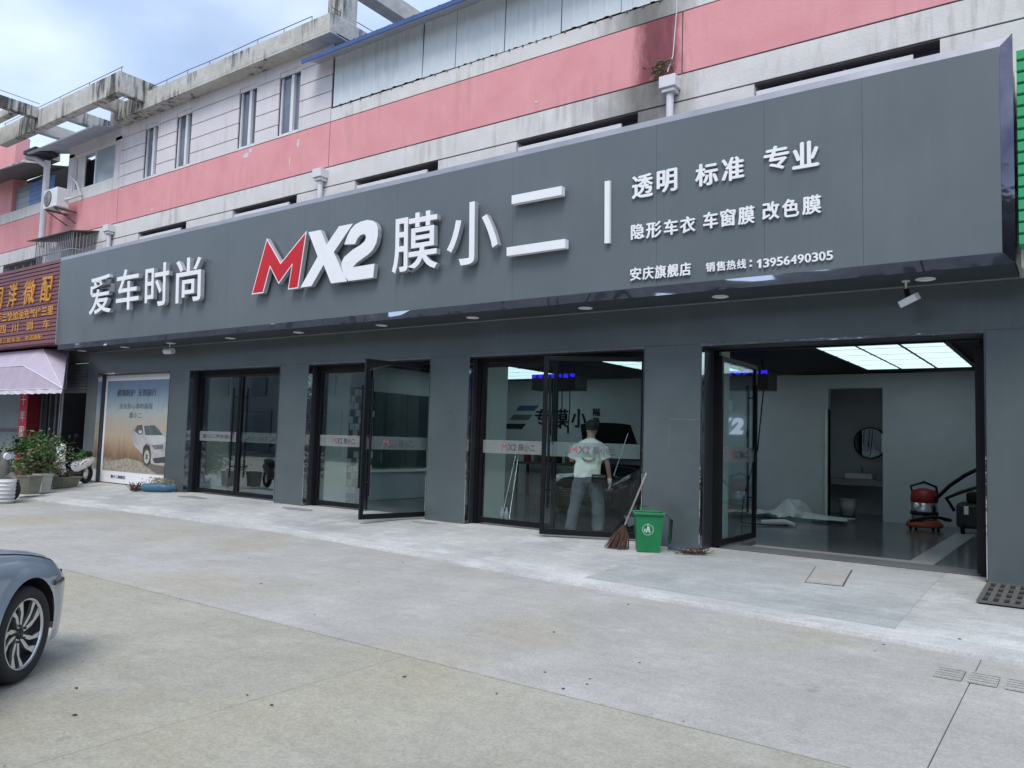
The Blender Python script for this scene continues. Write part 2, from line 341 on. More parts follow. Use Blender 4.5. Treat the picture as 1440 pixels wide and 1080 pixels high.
def text(ch, fn, x0, x1, z0, z1, d0, d1, m='white', side=None, parent=None, name='character', off=.006, res=4, bold=0):
    """fit a glyph (or word) into [x0,x1]x[z0,z1]; fn(a, b, depth)->3D; front at d1"""
    vs, fs, nz_, (a0, a1, b0, b1) = glyph_mesh(ch, off, .02, res, bold)
    b = MB(); W_ = max(a1-a0, 1e-4); H_ = max(b1-b0, 1e-4)
    pts = [fn(x0+(v.x-a0)/W_*(x1-x0), z0+(v.y-b0)/H_*(z1-z0), d0+(v.z+.02)/.04*(d1-d0)) for v in vs]
    bb = len(b.v); b.v += [tuple(p) for p in pts]
    for f, q in zip(fs, nz_):
        b.f.append(list(f)); b.mi.append(0 if q > .5 or not side else 1); b.sm.append(False)
    return b.build(name, [m, side] if side else m, parent)

ROAD = -.15
# ------------------------------------------------------------------ ground
g = thing('road', (0, -10, ROAD), None, None, kind='structure')
del g['kind']; bpy.data.objects.remove(g)
road = box(-90, 60, -60, 14, ROAD-.3, ROAD-.008).build('road', 'earth'); tag(road, kind='structure')
far = box(-700, 700, -700, 700, ROAD-.7, ROAD-.31).build('ground', 'road'); tag(far, kind='structure')
def slab(x0, x1, y0, y1, jit=0):
    o = box(x0+.0025, x1-.0025, y0+.006, y1-.006, ROAD-.2, ROAD+jit).build('concrete_slab', 'road' if y1 > -2 else 'road2', road, bevel=.004); return o
rows = [(-6.12, -1.2), (-11.2, -6.12), (-16.3, -11.2), (-21.4, -16.3)]
xs = [[-60, -40, -30, -22, -12.2, -.65, 7, 16], [-60, -40, -22, -14, -3.97, 1.2, 8, 16], [-60, -30, -12, -4, 4, 16], [-60, -30, -12, -4, 4, 16]]
for (y0, y1), xx in zip(rows, xs):
    for a, b in zip(xx, xx[1:]): slab(a, b, y0, y1, random.uniform(-.003, .003))
# apron: sloping concrete from the facade down to the road
FR = [(-21.62, -.05), (-21.0, -.9), (-19.3, -2.75), (-17, -2.55), (-14.2, -2.38), (-12, -2.32), (-10.2, -2.30), (-8.5, -2.42), (-6.96, -2.57), (-5.8, -2.71), (-4.62, -2.84), (-2.92, -2.97), (-1.61, -3.10), (-.42, -3.23), (1.5, -3.4), (6, -3.7)]
def fy(x):
    for (a, b), (c, d) in zip(FR, FR[1:]):
        if a <= x <= c: return b+(d-b)*(x-a)/(c-a)
    return FR[-1][1] if x > 0 else FR[0][1]
def az(x, y):
    t = min(1, max(0, y/min(fy(x), -.4))); return 0.0 - .125*t**1.25
ap = thing('apron', (-8, -1.5, 0), None, None, kind='structure')
def apron_piece(xa, xb, ta, tb, m, name, dz=0, wob=0):
    b = MB(); nx = max(2, int((xb-xa)/.25)); ny = 7
    for i in range(nx+1):
        for j in range(ny+1):
            x = xa+(xb-xa)*i/nx; t = ta+(tb-ta)*j/ny; y = fy(x)*t
            if wob and j == ny: y += random.uniform(-.02, .02)
            z = az(x, y)+dz if t < 1 else az(x, y)+dz
            b.v.append((x, y if t > 0 else .6, z))
    for i in range(nx):
        for j in range(ny):
            a = i*(ny+1)+j; b.f.append([a, a+1, a+ny+2, a+ny+1]); b.mi.append(0); b.sm.append(True)
    # front skirt
    for i in range(nx):
        a = i*(ny+1)+ny; c = a+ny+1; p, q = b.v[a], b.v[c]; k = len(b.v)
        b.v += [(p[0], p[1]-.015, ROAD-.02), (q[0], q[1]-.015, ROAD-.02)]; b.f.append([a, k, k+1, c]); b.mi.append(0); b.sm.append(False)
    return b.build(name, m, ap)
apron_piece(-21.6, -13.5, 0, .90, 'apron', 'apron_slab')
apron_piece(-13.498, -4.6, 0, .90, 'apron', 'apron_slab')
apron_piece(-4.598, -1.342, 0, .90, 'apron_grey', 'apron_slab')
apron_piece(-1.34, 6, 0, .90, 'apron', 'apron_slab')
apron_piece(-21.3, 6, .90, 1.0, 'lip', 'apron_edge', dz=.004, wob=1)
# manhole cover
mh = thing('manhole_cover', (-2.4, -.78, 0), 'square concrete manhole cover let into the apron before the wide open doorway', 'manhole cover')
def rq(b, pts, z0, z1): b.prism(pts, lambda a, c, d: (a, c, az(a, c)+d), z0, z1)
zz = az(-2.4, -.78)
b = MB(); rq(b, [(-2.66, -.28), (-2.24, -.25), (-2.10, -1.30), (-2.50, -1.34)], -.03, .004); b.build('metal_rim', 'iron', mh)
b = MB(); rq(b, [(-2.645, -.295), (-2.255, -.265), (-2.12, -1.285), (-2.49, -1.325)], -.03, .008); b.build('cover', 'road', mh)
# iron grate beside the right pillar
def grate(x0, x1, y0, y1, zf, nx, ny, label, name='drain_grate'):
    t = thing(name, ((x0+x1)/2, (y0+y1)/2, zf), label, 'drain grate')
    box(x0, x1, y0, y1, zf-.02, zf+.004).build('pit', 'dark', t)
    b = MB(); h0, h1 = zf+.003, zf+.022
    bw = .022
    for i in range(nx+1):
        x = x0+(x1-x0)*i/nx; b.box(x-bw, x+bw, y0, y1, h0, h1)
    for j in range(ny+1):
        y = y0+(y1-y0)*j/ny; b.box(x0, x1, y-bw, y+bw, h0-.001, h1-.003)
    o = b.build('grid', 'iron', t); return t
gt = grate(-.84, .25, -1.3, -.2, 0, 12, 4, 'cast iron drain grate in the apron at the foot of the right hand pillar')
gt.location.z = az(-.3, -.75)+.012; gt.rotation_euler = (math.atan2(az(-.3, -.2)-az(-.3, -1.3), 1.1), 0, 0)
for k, (x0, x1) in enumerate([(-.87, -.70), (-.66, -.49), (-.44, -.27)]):
    t = thing('road_drain', ((x0+x1)/2, -3.88, ROAD), ['leftmost slotted road drain cover near the apron edge', 'middle slotted road drain cover between the two others', 'rightmost slotted road drain cover at the photo edge'][k], 'drain cover', 'slotted drain covers in the road')
    box(x0, x1, -4.02, -3.75, ROAD-.01, ROAD+.006).build('pit', 'dark', t)
    for j in range(5):
        y = -4.02+.27*j/4; box(x0, x1, y-.018, y+.018, ROAD+.004, ROAD+.014).build('bar', 'road', t)
for x, y, w, d in ((-15.6, -.5, .55, .16), (-12.2, -.45, .5, .15), (-9.0, -.35, .3, .10)):
    b = MB(); n = 14
    rq(b, [(x+w*math.cos(2*math.pi*k/n)*random.uniform(.8, 1.1), y+d*math.sin(2*math.pi*k/n)*random.uniform(.7, 1.1)) for k in range(n)], .001, .005)
    b.build('dark_patch', mat('dark_concrete', (.26, .265, .26), .7, var=.2, scale=6) if x < -15 else bpy.data.materials['dark_concrete'], ap)  # thin irregular patches, darker than the apron around them
# little stones and leaves on the road
b = MB()
for k in range(110):
    x = random.uniform(-12, 1); y = random.uniform(-9, -2.6); s = random.choice([.007, .010, .014, .02]); zz = (ROAD if y < fy(x) else az(x, y)) + .003
    a = random.uniform(0, 6.3); pts = [(x+s*math.cos(a+t)*random.uniform(.5, 1.1), y+s*math.sin(a+t)*random.uniform(.4, 1), zz) for t in (0, 1.5, 3, 4.6)]
    top = (x, y, zz+s*.25); b.add(pts+[top], [(0, 1, 4), (1, 2, 4), (2, 3, 4), (3, 0, 4), (3, 2, 1, 0)])
tag(b.build('road_debris', 'twig'), 'small dark pebbles and leaf scraps scattered over the road', 'debris', kind='stuff')

# ------------------------------------------------------------------ building
XL, XR = -21.6, 6.0
OP = [(-21.02, -17.60, 'poster'), (-16.79, -13.49, 'd'), (-12.60, -9.32, 'd'), (-8.44, -5.15, 'd'), (-4.28, -.87, 'd')]
H = 2.85
bld = thing('shop_building', (-10, 0, 0), 'long two storey row of shops with grey ground floor and pink and white upper floor', 'building')
px = XL
for i, (a, b_, k) in enumerate(OP+[(XR, XR, '')]):
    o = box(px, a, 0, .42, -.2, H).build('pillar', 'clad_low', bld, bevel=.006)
    if i > 0: box(px+.02, a-.02 if a < XR else a, .55, 1.15, -.1, 3.0).build('inner_pillar', 'innerwhite', bld)
    px = b_
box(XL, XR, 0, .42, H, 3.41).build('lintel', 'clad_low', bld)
box(XL, XR, .02, .40, 3.41, 5.2).build('upper_beam', 'rendercream', bld)
# chrome trim round every opening
for a, b_, k in OP:
    t = .035
    m = MB(); m.box(a, b_, -.008, .03, H-t, H-.001).box(a+.001, a+.012, -.008, .10, 0.02, H-t).box(b_-.012, b_-.001, -.008, .06, .02, H-t)
    m.build('chrome_edge', 'trim', bld)
    m = MB(); m.box(a+.012, a+.02, .10, .5, .0, H-.04).box(b_-.02, b_-.012, .06, .5, 0, H-.04).box(a+.02, b_-.02, .03, .5, H-.045, H-.036)
    m.build('reveal_lining', 'reveal', bld)
# access panel
b = MB().box(-4.74, -4.30, -.006, .01, 1.37, 1.79); b.build('access_panel', 'clad_low', bld, bevel=.003)
b = MB().box(-4.752, -4.288, -.002, .01, 1.358, 1.802); b.build('panel_gap', 'groove', bld)
# soffit
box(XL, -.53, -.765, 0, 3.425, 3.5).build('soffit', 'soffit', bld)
box(XL, -.53, -.03, -.002, 3.412, 3.424).build('soffit_bead', 'cap', bld)
# upper storey : bands
UX0, UX1 = -24.8, 4.5
WO = [(-19.5, -17.33), (-15.49, -13.25), (-11.5, -9.33), (-7.6, -5.34), (-3.57, -1.3), (.6, 2.8)]
px = UX0
for a, b_ in WO+[(UX1, UX1)]:
    box(px, a, 0, .4, 5.2, 6.42).build('wall', 'rendercream', bld); px = b_
for a, b_ in WO:
    box(a, b_, .1, .35, 5.2, 5.3).build('sill', 'rendercream', bld)
    box(a, b_, .24, .26, 5.3, 6.42).build('strip_window', 'winglass', bld)
    box(a+.02, b_-.3, .03, .07, 5.3, 6.325).build('pale_board', 'alu', bld)
    m = MB()
    for k in range(5): m.box(a+(b_-a)*k/4-.02, a+(b_-a)*k/4+.02, .2, .24, 5.3, 6.42)
    m.build('strip_window_frame', 'alu', bld)
box(UX0, UX1, .0, .4, 6.445, 6.83).build('white_band', 'rendercream', bld)
box(UX0, UX1, .02, .4, 6.42, 6.445).build('groove', 'groove', bld)
box(UX0, -20.66, .0, .4, 6.855, 7.78).build('pink_band', 'pink', bld)
for a, b_ in [(-20.64, -12.32), (-12.30, -4.65), (-4.63, UX1)]:
    box(a, b_, .0, .4, 6.855, 7.78).build('pink_band', 'pink', bld)
box(UX0, UX1, .015, .39, 6.83, 6.855).build('groove', 'groove', bld)
box(UX0, UX1, .015, .39, 7.78, 7.80).build('groove', 'groove', bld)
# joints between pink bands are open; dark backing
box(UX0, UX1, .02, .3, 6.9, 7.7).build('backing', 'groove', bld)
# peeled patches
def patch(name, x, z, w, h, m, y=-.004, n=11, par=bld):
    pts = []
    for k in range(n):
        a = 2*math.pi*k/n; r = random.uniform(.6, 1.1); pts.append((x+w*r*math.cos(a), z+h*r*math.sin(a)))
    return MB().prism(pts, lambda a, c, d: (a, d, c), y, y+.003).build(name, m, par)
for x, z, w, h in [(-13.3, 7.55, .05, .12), (-15.1, 7.62, .12, .08), (-14.95, 7.7, .06, .06), (-13.55, 7.2, .02, .12), (-7.2, 7.02, .06, .02), (-18.9, 6.95, .05, .03)]:
    patch('peeled_patch', x, z, w, h, 'render')
# window floor, X -20.66 .. -12.3
WX = [(-19.48, -18.86), (-18.03, -17.36), (-15.48, -14.83), (-14.04, -13.33)]
px = -20.64
ZR = [(7.80, 8.09), (8.11, 8.44), (8.46, 8.79), (8.81, 9.14)]
box(-20.64, -12.32, .03, .4, 9.25, 9.5).build('wall', 'render', bld)
box(-20.64, -12.32, .022, .03, 9.15, 9.5).build('wall_face', 'render', bld)
for a, b_ in WX+[(-12.32, -12.32)]:
    box(px, a, .03, .4, 7.80, 9.25).build('pier', 'groove', bld)
    for z0, z1 in ZR: box(px, a, .0, .05, z0, z1).build('wall_panel', 'render', bld, bevel=.004)
    box(px, a, .0, .05, 9.16, 9.45).build('wall_panel', 'render', bld, bevel=.004)
    px = b_
for a, b_ in WX:
    box(a, b_, .0, .4, 7.80, 7.84).build('sill', 'alu', bld)
    box(a, b_, .0, .4, 9.25, 9.449).build('window_head', 'render', bld)
    m = MB(); zc0, zc1 = 7.84, 9.25; mid = (a+b_)/2+.04
    m.box(a, a+.055, .06, .14, zc0, zc1).box(b_-.055, b_, .06, .14, zc0, zc1).box(a+.055, b_-.055, .06, .14, zc0, zc0+.05).box(a+.055, b_-.055, .06, .14, zc1-.06, zc1).box(mid-.045, mid+.045, .05, .14, zc0+.05, zc1-.06)
    w = m.build('window', 'alu', bld)
    box(a+.055, mid-.045, .09, .10, zc0+.05, zc1-.06).build('pane', 'winglass', w)
    box(mid+.045, b_-.055, .11, .12, zc0+.05, zc1-.06).build('pane', 'winglass', w)
# parapet
box(-20.62, -12.02, -.36, .5, 9.45, 9.50).build('parapet_soffit', 'oldconc', bld)
for a, b_ in [(-20.62, -18.0), (-17.99, -15.0), (-14.99, -12.02)]:
    box(a, b_, -.36, -.2, 9.501, 9.87).build('parapet', 'oldconc', bld, bevel=.01)
box(-12.18, -12.02, -.20, 4, 9.46, 9.87).build('parapet', 'oldconc', bld, bevel=.01)
box(-20.62, -20.47, -.20, 4, 9.46, 9.87).build('parapet', 'oldconc', bld, bevel=.01)
m = MB(); pts = [(-20.8+i*.9, -.28, 10.02+.01*math.sin(i*2)) for i in range(10)]
m.tube(pts, .009, 5)
for p in pts: m.tube([(p[0], p[1], 9.86), p], .008, 5)
m.tube([(-12.1, -.28, 10.02), (-12.1, 4, 10.05)], .009, 5)
m.build('roof_rail', 'iron', bld)
# concrete frame on the roof
m = MB().box(-12.50, -12.05, -.05, .35, 9.87, 11.4); m.build('roof_column', 'oldconc', bld, bevel=.01)
box(-12.46, -12.10, .36, 5.4, 10.75, 11.15).build('roof_beam', 'oldconc', bld, bevel=.01)
box(-12.1, -3, 2.2, 2.5, 10.45, 11.0).build('roof_beam', 'oldconc', bld, bevel=.01)
box(-12.5, -3, 4.9, 5.2, 10.75, 11.15).build('roof_beam', 'oldconc', bld, bevel=.01)
# steel sheeted bay to the right, blue roof
box(-12.30, UX1, .0, .4, 7.80, 8.06).build('wall', 'rendercream', bld)
def sheet(x0, x1, z0, z1, y, tilt=0, m_='steelsheet', par=bld, name='steel_sheet', pitch=.30, dep=.022, seg=1):
    b = MB(); x = x0; pr = [(x0, 0)]
    while x + pitch < x1+1e-3:
        for dx, dd in ((pitch*.62, 0), (pitch*.70, dep), (pitch*.86, dep), (pitch*.94, 0)): pr.append((x+dx, dd))
        x += pitch
    pr.append((x1, 0))
    vs = []
    for px_, dd in pr: vs += [(px_, y-dd, z0+random.uniform(-.0, .0)), (px_+tilt, y-dd, z1)]
    b.add(vs, [(2*i, 2*i+2, 2*i+3, 2*i+1) for i in range(len(pr)-1)])
    return b.build(name, m_, par, recalc=False)
box(-12.28, UX1, .03, .3, 8.0, 9.12).build('backing', 'dark', bld)
xx = -12.26
for k, w in enumerate([2.45, .80, 1.1, 1.15, 1.1, 1.2, 1.15, 1.2, 1.2, 1.2, 1.2, 1.2, 1.2]):
    if xx+w < UX1: sheet(xx, xx+w-.015, 8.06+random.uniform(-.0, .04), 9.2, random.uniform(.0, .012), random.uniform(-.02, .02))
    xx += w
m = MB()
for k in range(60):
    x = -12+k*.28
    if x < UX1: m.box(x-.015, x+.015, -.02, .0, 8.05, 8.075)
m.build('sheet_screws', 'iron', bld)
b = MB(); x = -12.75
vs = []; 
pr = []
while x < UX1:
    pr += [(x, 0), (x+.22, 0), (x+.24, .035), (x+.28, .035), (x+.30, 0)]; x += .31
b.add([p for a, h in pr for p in ((a, -.42, 9.03+h), (a, 2.4, 9.85+h))], [(2*i, 2*i+2, 2*i+3, 2*i+1) for i in range(len(pr)-1)])
b.build('roof_sheet', 'blueroof', bld, recalc=False)
b = MB().quad((-12.75, -.42, 9.015), (UX1, -.42, 9.015), (UX1, 2.4, 9.835), (-12.75, 2.4, 9.835)); b.build('roof_underside', 'roofunder', bld)
box(-12.76, UX1, -.45, -.425, 8.95, 9.035).build('roof_fascia', 'blueroof', bld)
# ---- damp stain with plants, down pipe
def downpipe(x, ztop, zbot, label, hop=True, r=.055, y=-.09):
    t = thing('downpipe', (x, y, zbot), label, 'downpipe')
    MB().tube([(x, y, zbot), (x, y, ztop)], r, 12).build('pipe', 'pvc', t)
    if hop:
        box(x-.13, x+.13, y-.12, -.002, ztop-.02, ztop+.16).build('rain_hopper', 'pvc', t, bevel=.012)
        box(x-.10, x+.10, y-.09, -.002, ztop-.08, ztop-.02).build('hopper_neck', 'pvc', t, bevel=.012)
    return t
downpipe(-12.42, 6.62, 5.9, 'short white downpipe with box hopper above the middle of the grey sign')
downpipe(-4.78, 6.62, 5.9, 'white downpipe with mossy hopper below the dark damp stain')
downpipe(-20.8, 6.62, 5.9, 'white downpipe with hopper beside the wire window cage')
def weed(cx, cy, cz, r, n, ml, name, label, cat, mb=None):
    b = MB()
    for k in range(n):
        p = Vector((random.gauss(0, r*.33), random.gauss(0, r*.15), random.gauss(0, r*.3))) + Vector((cx, cy, cz)); a = random.uniform(0, 6.3); s = random.uniform(.02, .05)
        u = Vector((math.cos(a), math.sin(a)*.4, random.uniform(-.8, .8))).normalized()*s; v_ = u.cross(Vector((random.random(), random.random(), random.random()))).normalized()*s*.4
        b.add([p-u, p+v_, p+u, p-v_], [(0, 1, 2, 3)])
    return tag(b.build(name, ml, recalc=False), label, cat, kind='stuff')
weed(-4.9, -.12, 6.93, .24, 160, ['leafdry'], 'weed', 'dry weeds sprouting from the hopper of the stained downpipe', 'weed')
m = MB().tube([(-4.72, -.06, 8.9), (-4.70, -.08, 7.8), (-4.74, -.10, 7.1), (-4.8, -.15, 6.85)], .008, 5)
tag(m.build('cable', 'pvc'), 'thin white cable hanging down over the damp stain', 'cable')

# left end of the upper floor: enclosed balcony
box(-24.4, -20.66, .02, .4, 7.80, 8.12).build('wall', 'rendercream', bld)
box(-23.62, -23.30, .02, .3, 8.12, 9.25).build('wall', 'render', bld)
box(-21.0, -20.66, .02, .3, 8.12, 9.25).build('wall', 'render', bld)
box(-23.62, -20.66, .02, .3, 9.16, 9.5).build('wall', 'render', bld)
m = MB().box(-23.30, -23.25, .05, .12, 8.12, 9.16).box(-21.05, -21.0, .05, .12, 8.12, 9.16).box(-23.25, -21.05, .05, .12, 8.12, 8.17).box(-23.25, -21.05, .05, .12, 9.11, 9.16).box(-22.12, -22.06, .04, .12, 8.17, 9.11)
w = m.build('window', 'alu', bld)
box(-22.06, -21.05, .07, .08, 8.17, 9.11).build('pane', mat('pale_blind_glass', (.33, .38, .42), .15), w)
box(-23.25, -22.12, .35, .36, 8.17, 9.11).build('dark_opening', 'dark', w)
b = MB(); 
for k in range(7): b.tube([(-23.18+k*.055, .12, 8.17), (-23.17+k*.055, .11, 9.1)], .03, 6)
b.build('curtain', 'rendercream', w)
b = MB().add([(-24.5, -.75, 9.22), (-20.7, -.75, 9.22), (-20.7, .4, 9.60), (-24.5, .4, 9.60), (-24.5, -.75, 9.26), (-20.7, -.75, 9.26), (-20.7, .4, 9.64), (-24.5, .4, 9.64)], [(0, 3, 2, 1), (4, 5, 6, 7), (0, 1, 5, 4), (1, 2, 6, 5), (2, 3, 7, 6), (3, 0, 4, 7)])
b.build('eave', 'roofunder', bld)
t = thing('downpipe', (-24.35, -.45, 7.0), 'thick white downpipe with branched top left of the enclosed balcony', 'downpipe')
MB().tube([(-24.35, -.25, 6.6), (-24.35, -.25, 9.15)], .085, 12).build('pipe', 'pvc', t)
MB().tube([(-24.35, -.25, 9.0), (-24.6, -.45, 9.2), (-24.85, -.6, 9.25)], .09, 10).build('pipe_branch', 'pvc', t)
box(-24.75, -24.0, -.75, -.1, 9.26, 9.36).build('pipe_cover', 'reveal', t)

# left neighbour's upper floor
nb = thing('neighbour_building', (-28, 0, 0), 'pink and white shop building with blue shutters at the left edge', 'building')
box(-36, -24.82, 0, .4, 6.445, 6.83).build('white_band', 'rendercream', nb)
box(-36, -24.82, 0, .4, 6.85, 7.78).build('pink_band', 'pink', nb)
box(-36, -24.82, .02, .39, 6.4, 7.9).build('groove', 'groove', nb)
box(-36, -24.42, 0, .4, 7.80, 8.12).build('white_band', 'rendercream', nb)
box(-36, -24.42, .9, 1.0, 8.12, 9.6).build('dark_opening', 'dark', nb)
for k in range(5):
    z = 8.14+.145*k; box(-26.1, -24.55, .04, .07, z, z+.135).build('blue_slat', mat('blue_slat', (.13, .25, .50), .5) if k == 0 else bpy.data.materials['blue_slat'], nb)
for k in range(4):
    z = 8.14+.2*k; box(-27.2, -26.14, .10, .12, z, z+.19).build('grey_slat', 'cap', nb)
box(-29.5, -27.24, .0, .4, 8.12, 10.6).build('pink_pier', 'pink', nb)
box(-36, -29.5, .0, .4, 8.12, 10.6).build('wall', 'pink', nb)
b = MB().add([(-28.5, -1.0, 9.0), (-24.6, -.8, 8.95), (-24.6, .4, 9.2), (-28.5, .4, 9.3), (-28.5, -1.0, 9.04), (-24.6, -.8, 8.99), (-24.6, .4, 9.24), (-28.5, .4, 9.34)], [(0, 3, 2, 1), (4, 5, 6, 7), (0, 1, 5, 4), (1, 2, 6, 5), (2, 3, 7, 6), (3, 0, 4, 7)])
b.build('canopy_roof', 'groove', nb)
box(-29, -24.6, -.1, .2, 9.32, 9.62).build('old_beam', 'oldconc', nb)
# lower left neighbour wall behind its signs
px = -34
for a, b_ in [(-27.5, -24.2), (-23.2, -21.9)]:
    box(px, a, 0, .4, 5.2, 6.42).build('wall', 'rendercream', nb); px = b_
box(px, -21.0, .001, .4, 5.2, 5.9).build('wall', 'rendercream', nb)
box(-27.5, -24.2, .2, .25, 5.2, 6.42).build('strip_window', 'winglass', nb)
m = MB()
for k in range(26): x = -27.5+k*.13; m.box(x-.01, x+.01, .02, .04, 5.7, 6.42)
m.build('window_bars', 'iron', nb)
m = MB()
for k in range(7): x = -27.45+k*.53; m.box(x-.03, x+.03, .12, .18, 5.2, 6.42)
m.build('strip_window_frame', 'alu', nb)
# pergola
pg = thing('concrete_pergola', (-22, -.8, 9.9), 'weathered concrete pergola beams projecting over the left end of the roof', 'pergola')
box(-25.7, -18.9, -1.05, -.82, 9.62, 10.15).build('beam', 'oldconc', pg, bevel=.012)
box(-19.12, -18.9, -.82, 1.6, 9.62, 10.15).build('beam', 'oldconc', pg, bevel=.012)
for x in (-20.3, -22.0, -23.7): box(x-.1, x+.1, -.82, 3.2, 9.66, 10.0).build('cross_beam', 'oldconc', pg, bevel=.012)
box(-25.9, -19.12, 2.7, 2.95, 9.6, 10.05).build('beam', 'oldconc', pg, bevel=.012)
box(-23.42, -23.2, -6.0, -1.05, 9.90, 10.2).build('beam', 'oldconc', pg, bevel=.012)
box(-26.4, -26.15, -6.0, -1.05, 9.90, 10.2).build('beam', 'oldconc', pg, bevel=.012)
for y in (-1.5, -2.6, -3.8): box(-26.15, -23.42, y-.1, y+.1, 9.94, 10.15).build('cross_beam', 'oldconc', pg, bevel=.012)
m = MB().tube([(-25.7, -.95, 10.30), (-18.95, -.95, 10.30)], .009, 5).tube([(-23.3, -6, 10.42), (-23.3, -1.0, 10.34)], .009, 5)
for x in (-25.6, -23.9, -22.2, -20.6, -19.0): m.tube([(x, -.95, 10.1), (x, -.95, 10.3)], .009, 5)
m.build('roof_rail', 'iron', pg)

# ------------------------------------------------------------------ big sign
SL, SR, ZB, ZT = -21.64, -.635, 3.554, 5.756
def sy(z): return -.80 - .039*(z-3.554)
def onsign(a, b, d): return (a, sy(b)-d, b)
sg = thing('shop_sign', (-11.2, -.8, 3.55), 'long slate grey fascia sign with white and red raised lettering over the shopfront', 'sign')
sx = [SL, -19.9, -17.46, -15.02, -12.58, -10.14, -7.70, -5.26, -3.16, -2.02 , SR]
sx = [SL, -19.2, -16.76, -14.3, -11.88, -9.44, -7.0, -4.60, -3.14, -2.0, SR]
for a, b_ in zip(sx, sx[1:]):
    MB().prism([(a+.0015, ZB), (b_-.0015, ZB), (b_-.0015, ZT), (a+.0015, ZT)], onsign, -.02, 0).build('face_panel', 'clad', sg)
box(SL+.02, SR, -.765, .0, ZB-.03, ZT-.02).build('sign_box', 'reveal', sg)
def strip(p0, p1, q0, q1, n, m_, name):
    """ruled strip between edges p0->p1 and q0->q1, slightly wavy"""
    p0, p1, q0, q1 = map(Vector, (p0, p1, q0, q1)); b = MB(); vs = []
    for i in range(n+1):
        t = i/n; a = p0.lerp(p1, t); c = q0.lerp(q1, t); w = random.uniform(-.004, .004)
        vs += [a, a.lerp(c, .5)+Vector((0, w, w)), c]
    b.add(vs, [f for i in range(n) for f in ((3*i, 3*i+3, 3*i+4, 3*i+1), (3*i+1, 3*i+4, 3*i+5, 3*i+2))], True)
    return b.build(name, m_, sg, recalc=False)
strip((SL, sy(ZT)+.004, ZT), (SR, sy(ZT)+.004, ZT), (SL-.02, sy(ZT)+.03, ZT+.095), (-.515, sy(ZT)+.03, ZT+.095), 60, 'cap', 'top_flashing')
strip((SL, sy(ZB)+.004, ZB), (SR, sy(ZB)+.004, ZB), (SL-.02, sy(ZB)+.009, ZB-.13), (-.515, sy(ZB)+.009, ZB-.13), 70, 'mirrorwavy', 'mirror_strip')
strip((SR, sy(ZB)+.004, ZB-.0), (SR, sy(ZT)+.004, ZT), (-.515, sy(ZB)+.009, ZB-.13), (-.515, sy(ZT)+.03, ZT+.13), 12, 'mirrorpainted', 'mirror_strip')
MB().quad((-.515, -.86, ZB-.13), (-.515, .0, ZB-.13), (-.515, 0, ZT+.15), (-.515, -.86, ZT+.15)).build('sign_side', 'steelmirror', sg)
MB().box(SL-.03, SL-.002, -.86, 0, ZB, ZT+.1).build('sign_side', 'cap', sg)
CH = [('爱', -19.761, -18.717, 4.172, 5.115), ('车', -18.48, -17.474, 4.181, 5.143), ('时', -17.211, -16.237, 4.173, 5.128), ('尚', -15.96, -15.019, 4.169, 5.128), ('膜', -9.42, -8.395, 4.17, 5.137), ('小', -8.202, -7.178, 4.155, 5.139)]
for c, x0, x1, z0, z1 in CH: text(c, onsign, x0, x1, z0, z1, .05, .14, 'white', 'letterside', sg, off=.010)
for x0, x1, z0, z1 in [(-6.923, -6.03, 4.985, 5.115), (-7.009, -5.964, 4.205, 4.335)]:
    b = MB().prism([(x0, z0), (x1, z0), (x1, z1), (x0, z1)], onsign, .05, .14); b.mi = [0]*6; b.mi[0] = 1
    b.build('character', ['white', 'letterside'], sg)
b = MB().prism([(-5.368, 4.213), (-5.289, 4.213), (-5.289, 5.091), (-5.368, 5.091)], onsign, .01, .06); b.build('vertical_rule', 'white', sg)
def logo(poly, m_, d0=.05, d1=.14):
    b = MB(); b.prism(poly, onsign, d0, d1); b.mi = [1]*len(b.f); b.mi[1] = 0
    return b.build('letter', [m_, 'letterside'], sg)
Mp = [(-13.247, 4.155), (-12.815, 5.188), (-12.381, 4.667), (-11.653, 5.180), (-11.863, 4.155), (-12.138, 4.155), (-12.032, 4.623), (-12.433, 4.292), (-12.704, 4.649), (-12.908, 4.155)]
Xp = [(-11.588, 5.165), (-11.246, 5.165), (-11.079, 4.873), (-10.753, 5.165), (-10.392, 5.165), (-10.884, 4.71), (-10.52, 4.15), (-10.941, 4.15), (-11.151, 4.51), (-11.475, 4.15), (-11.787, 4.15), (-11.317, 4.68)]
Tp = [(-10.605, 4.816), (-10.525, 4.967), (-10.44, 5.07), (-10.33, 5.14), (-10.20, 5.17), (-10.03, 5.18), (-9.892, 5.145), (-9.80, 5.08), (-9.763, 4.99), (-9.765, 4.86), (-9.80, 4.74), (-9.882, 4.636), (-10.0, 4.565), (-10.277, 4.455), (-10.375, 4.384), (-9.833, 4.39), (-9.863, 4.15), (-10.48, 4.15), (-10.59, 4.25), (-10.671, 4.42), (-10.66, 4.52), (-10.6, 4.59), (-10.395, 4.695), (-10.194, 4.757), (-10.09, 4.81), (-10.054, 4.87), (-10.07, 4.925), (-10.126, 4.942), (-10.20, 4.93), (-10.27, 4.88), (-10.33, 4.79)]
def grow(poly, d):
    n = len(poly); A = sum(poly[i][0]*poly[(i+1) % n][1]-poly[(i+1) % n][0]*poly[i][1] for i in range(n)); s = 1 if A > 0 else -1; o = []
    for i in range(n):
        p, q, r = Vector(poly[i-1]), Vector(poly[i]), Vector(poly[(i+1) % n]); e1 = (q-p).normalized(); e2 = (r-q).normalized()
        n1 = Vector((e1.y, -e1.x))*s; n2 = Vector((e2.y, -e2.x))*s; bb = (n1+n2); bb = bb.normalized() if bb.length > .01 else n1
        o.append(tuple(q+bb*d/max(.4, bb.dot(n1))))
    return o
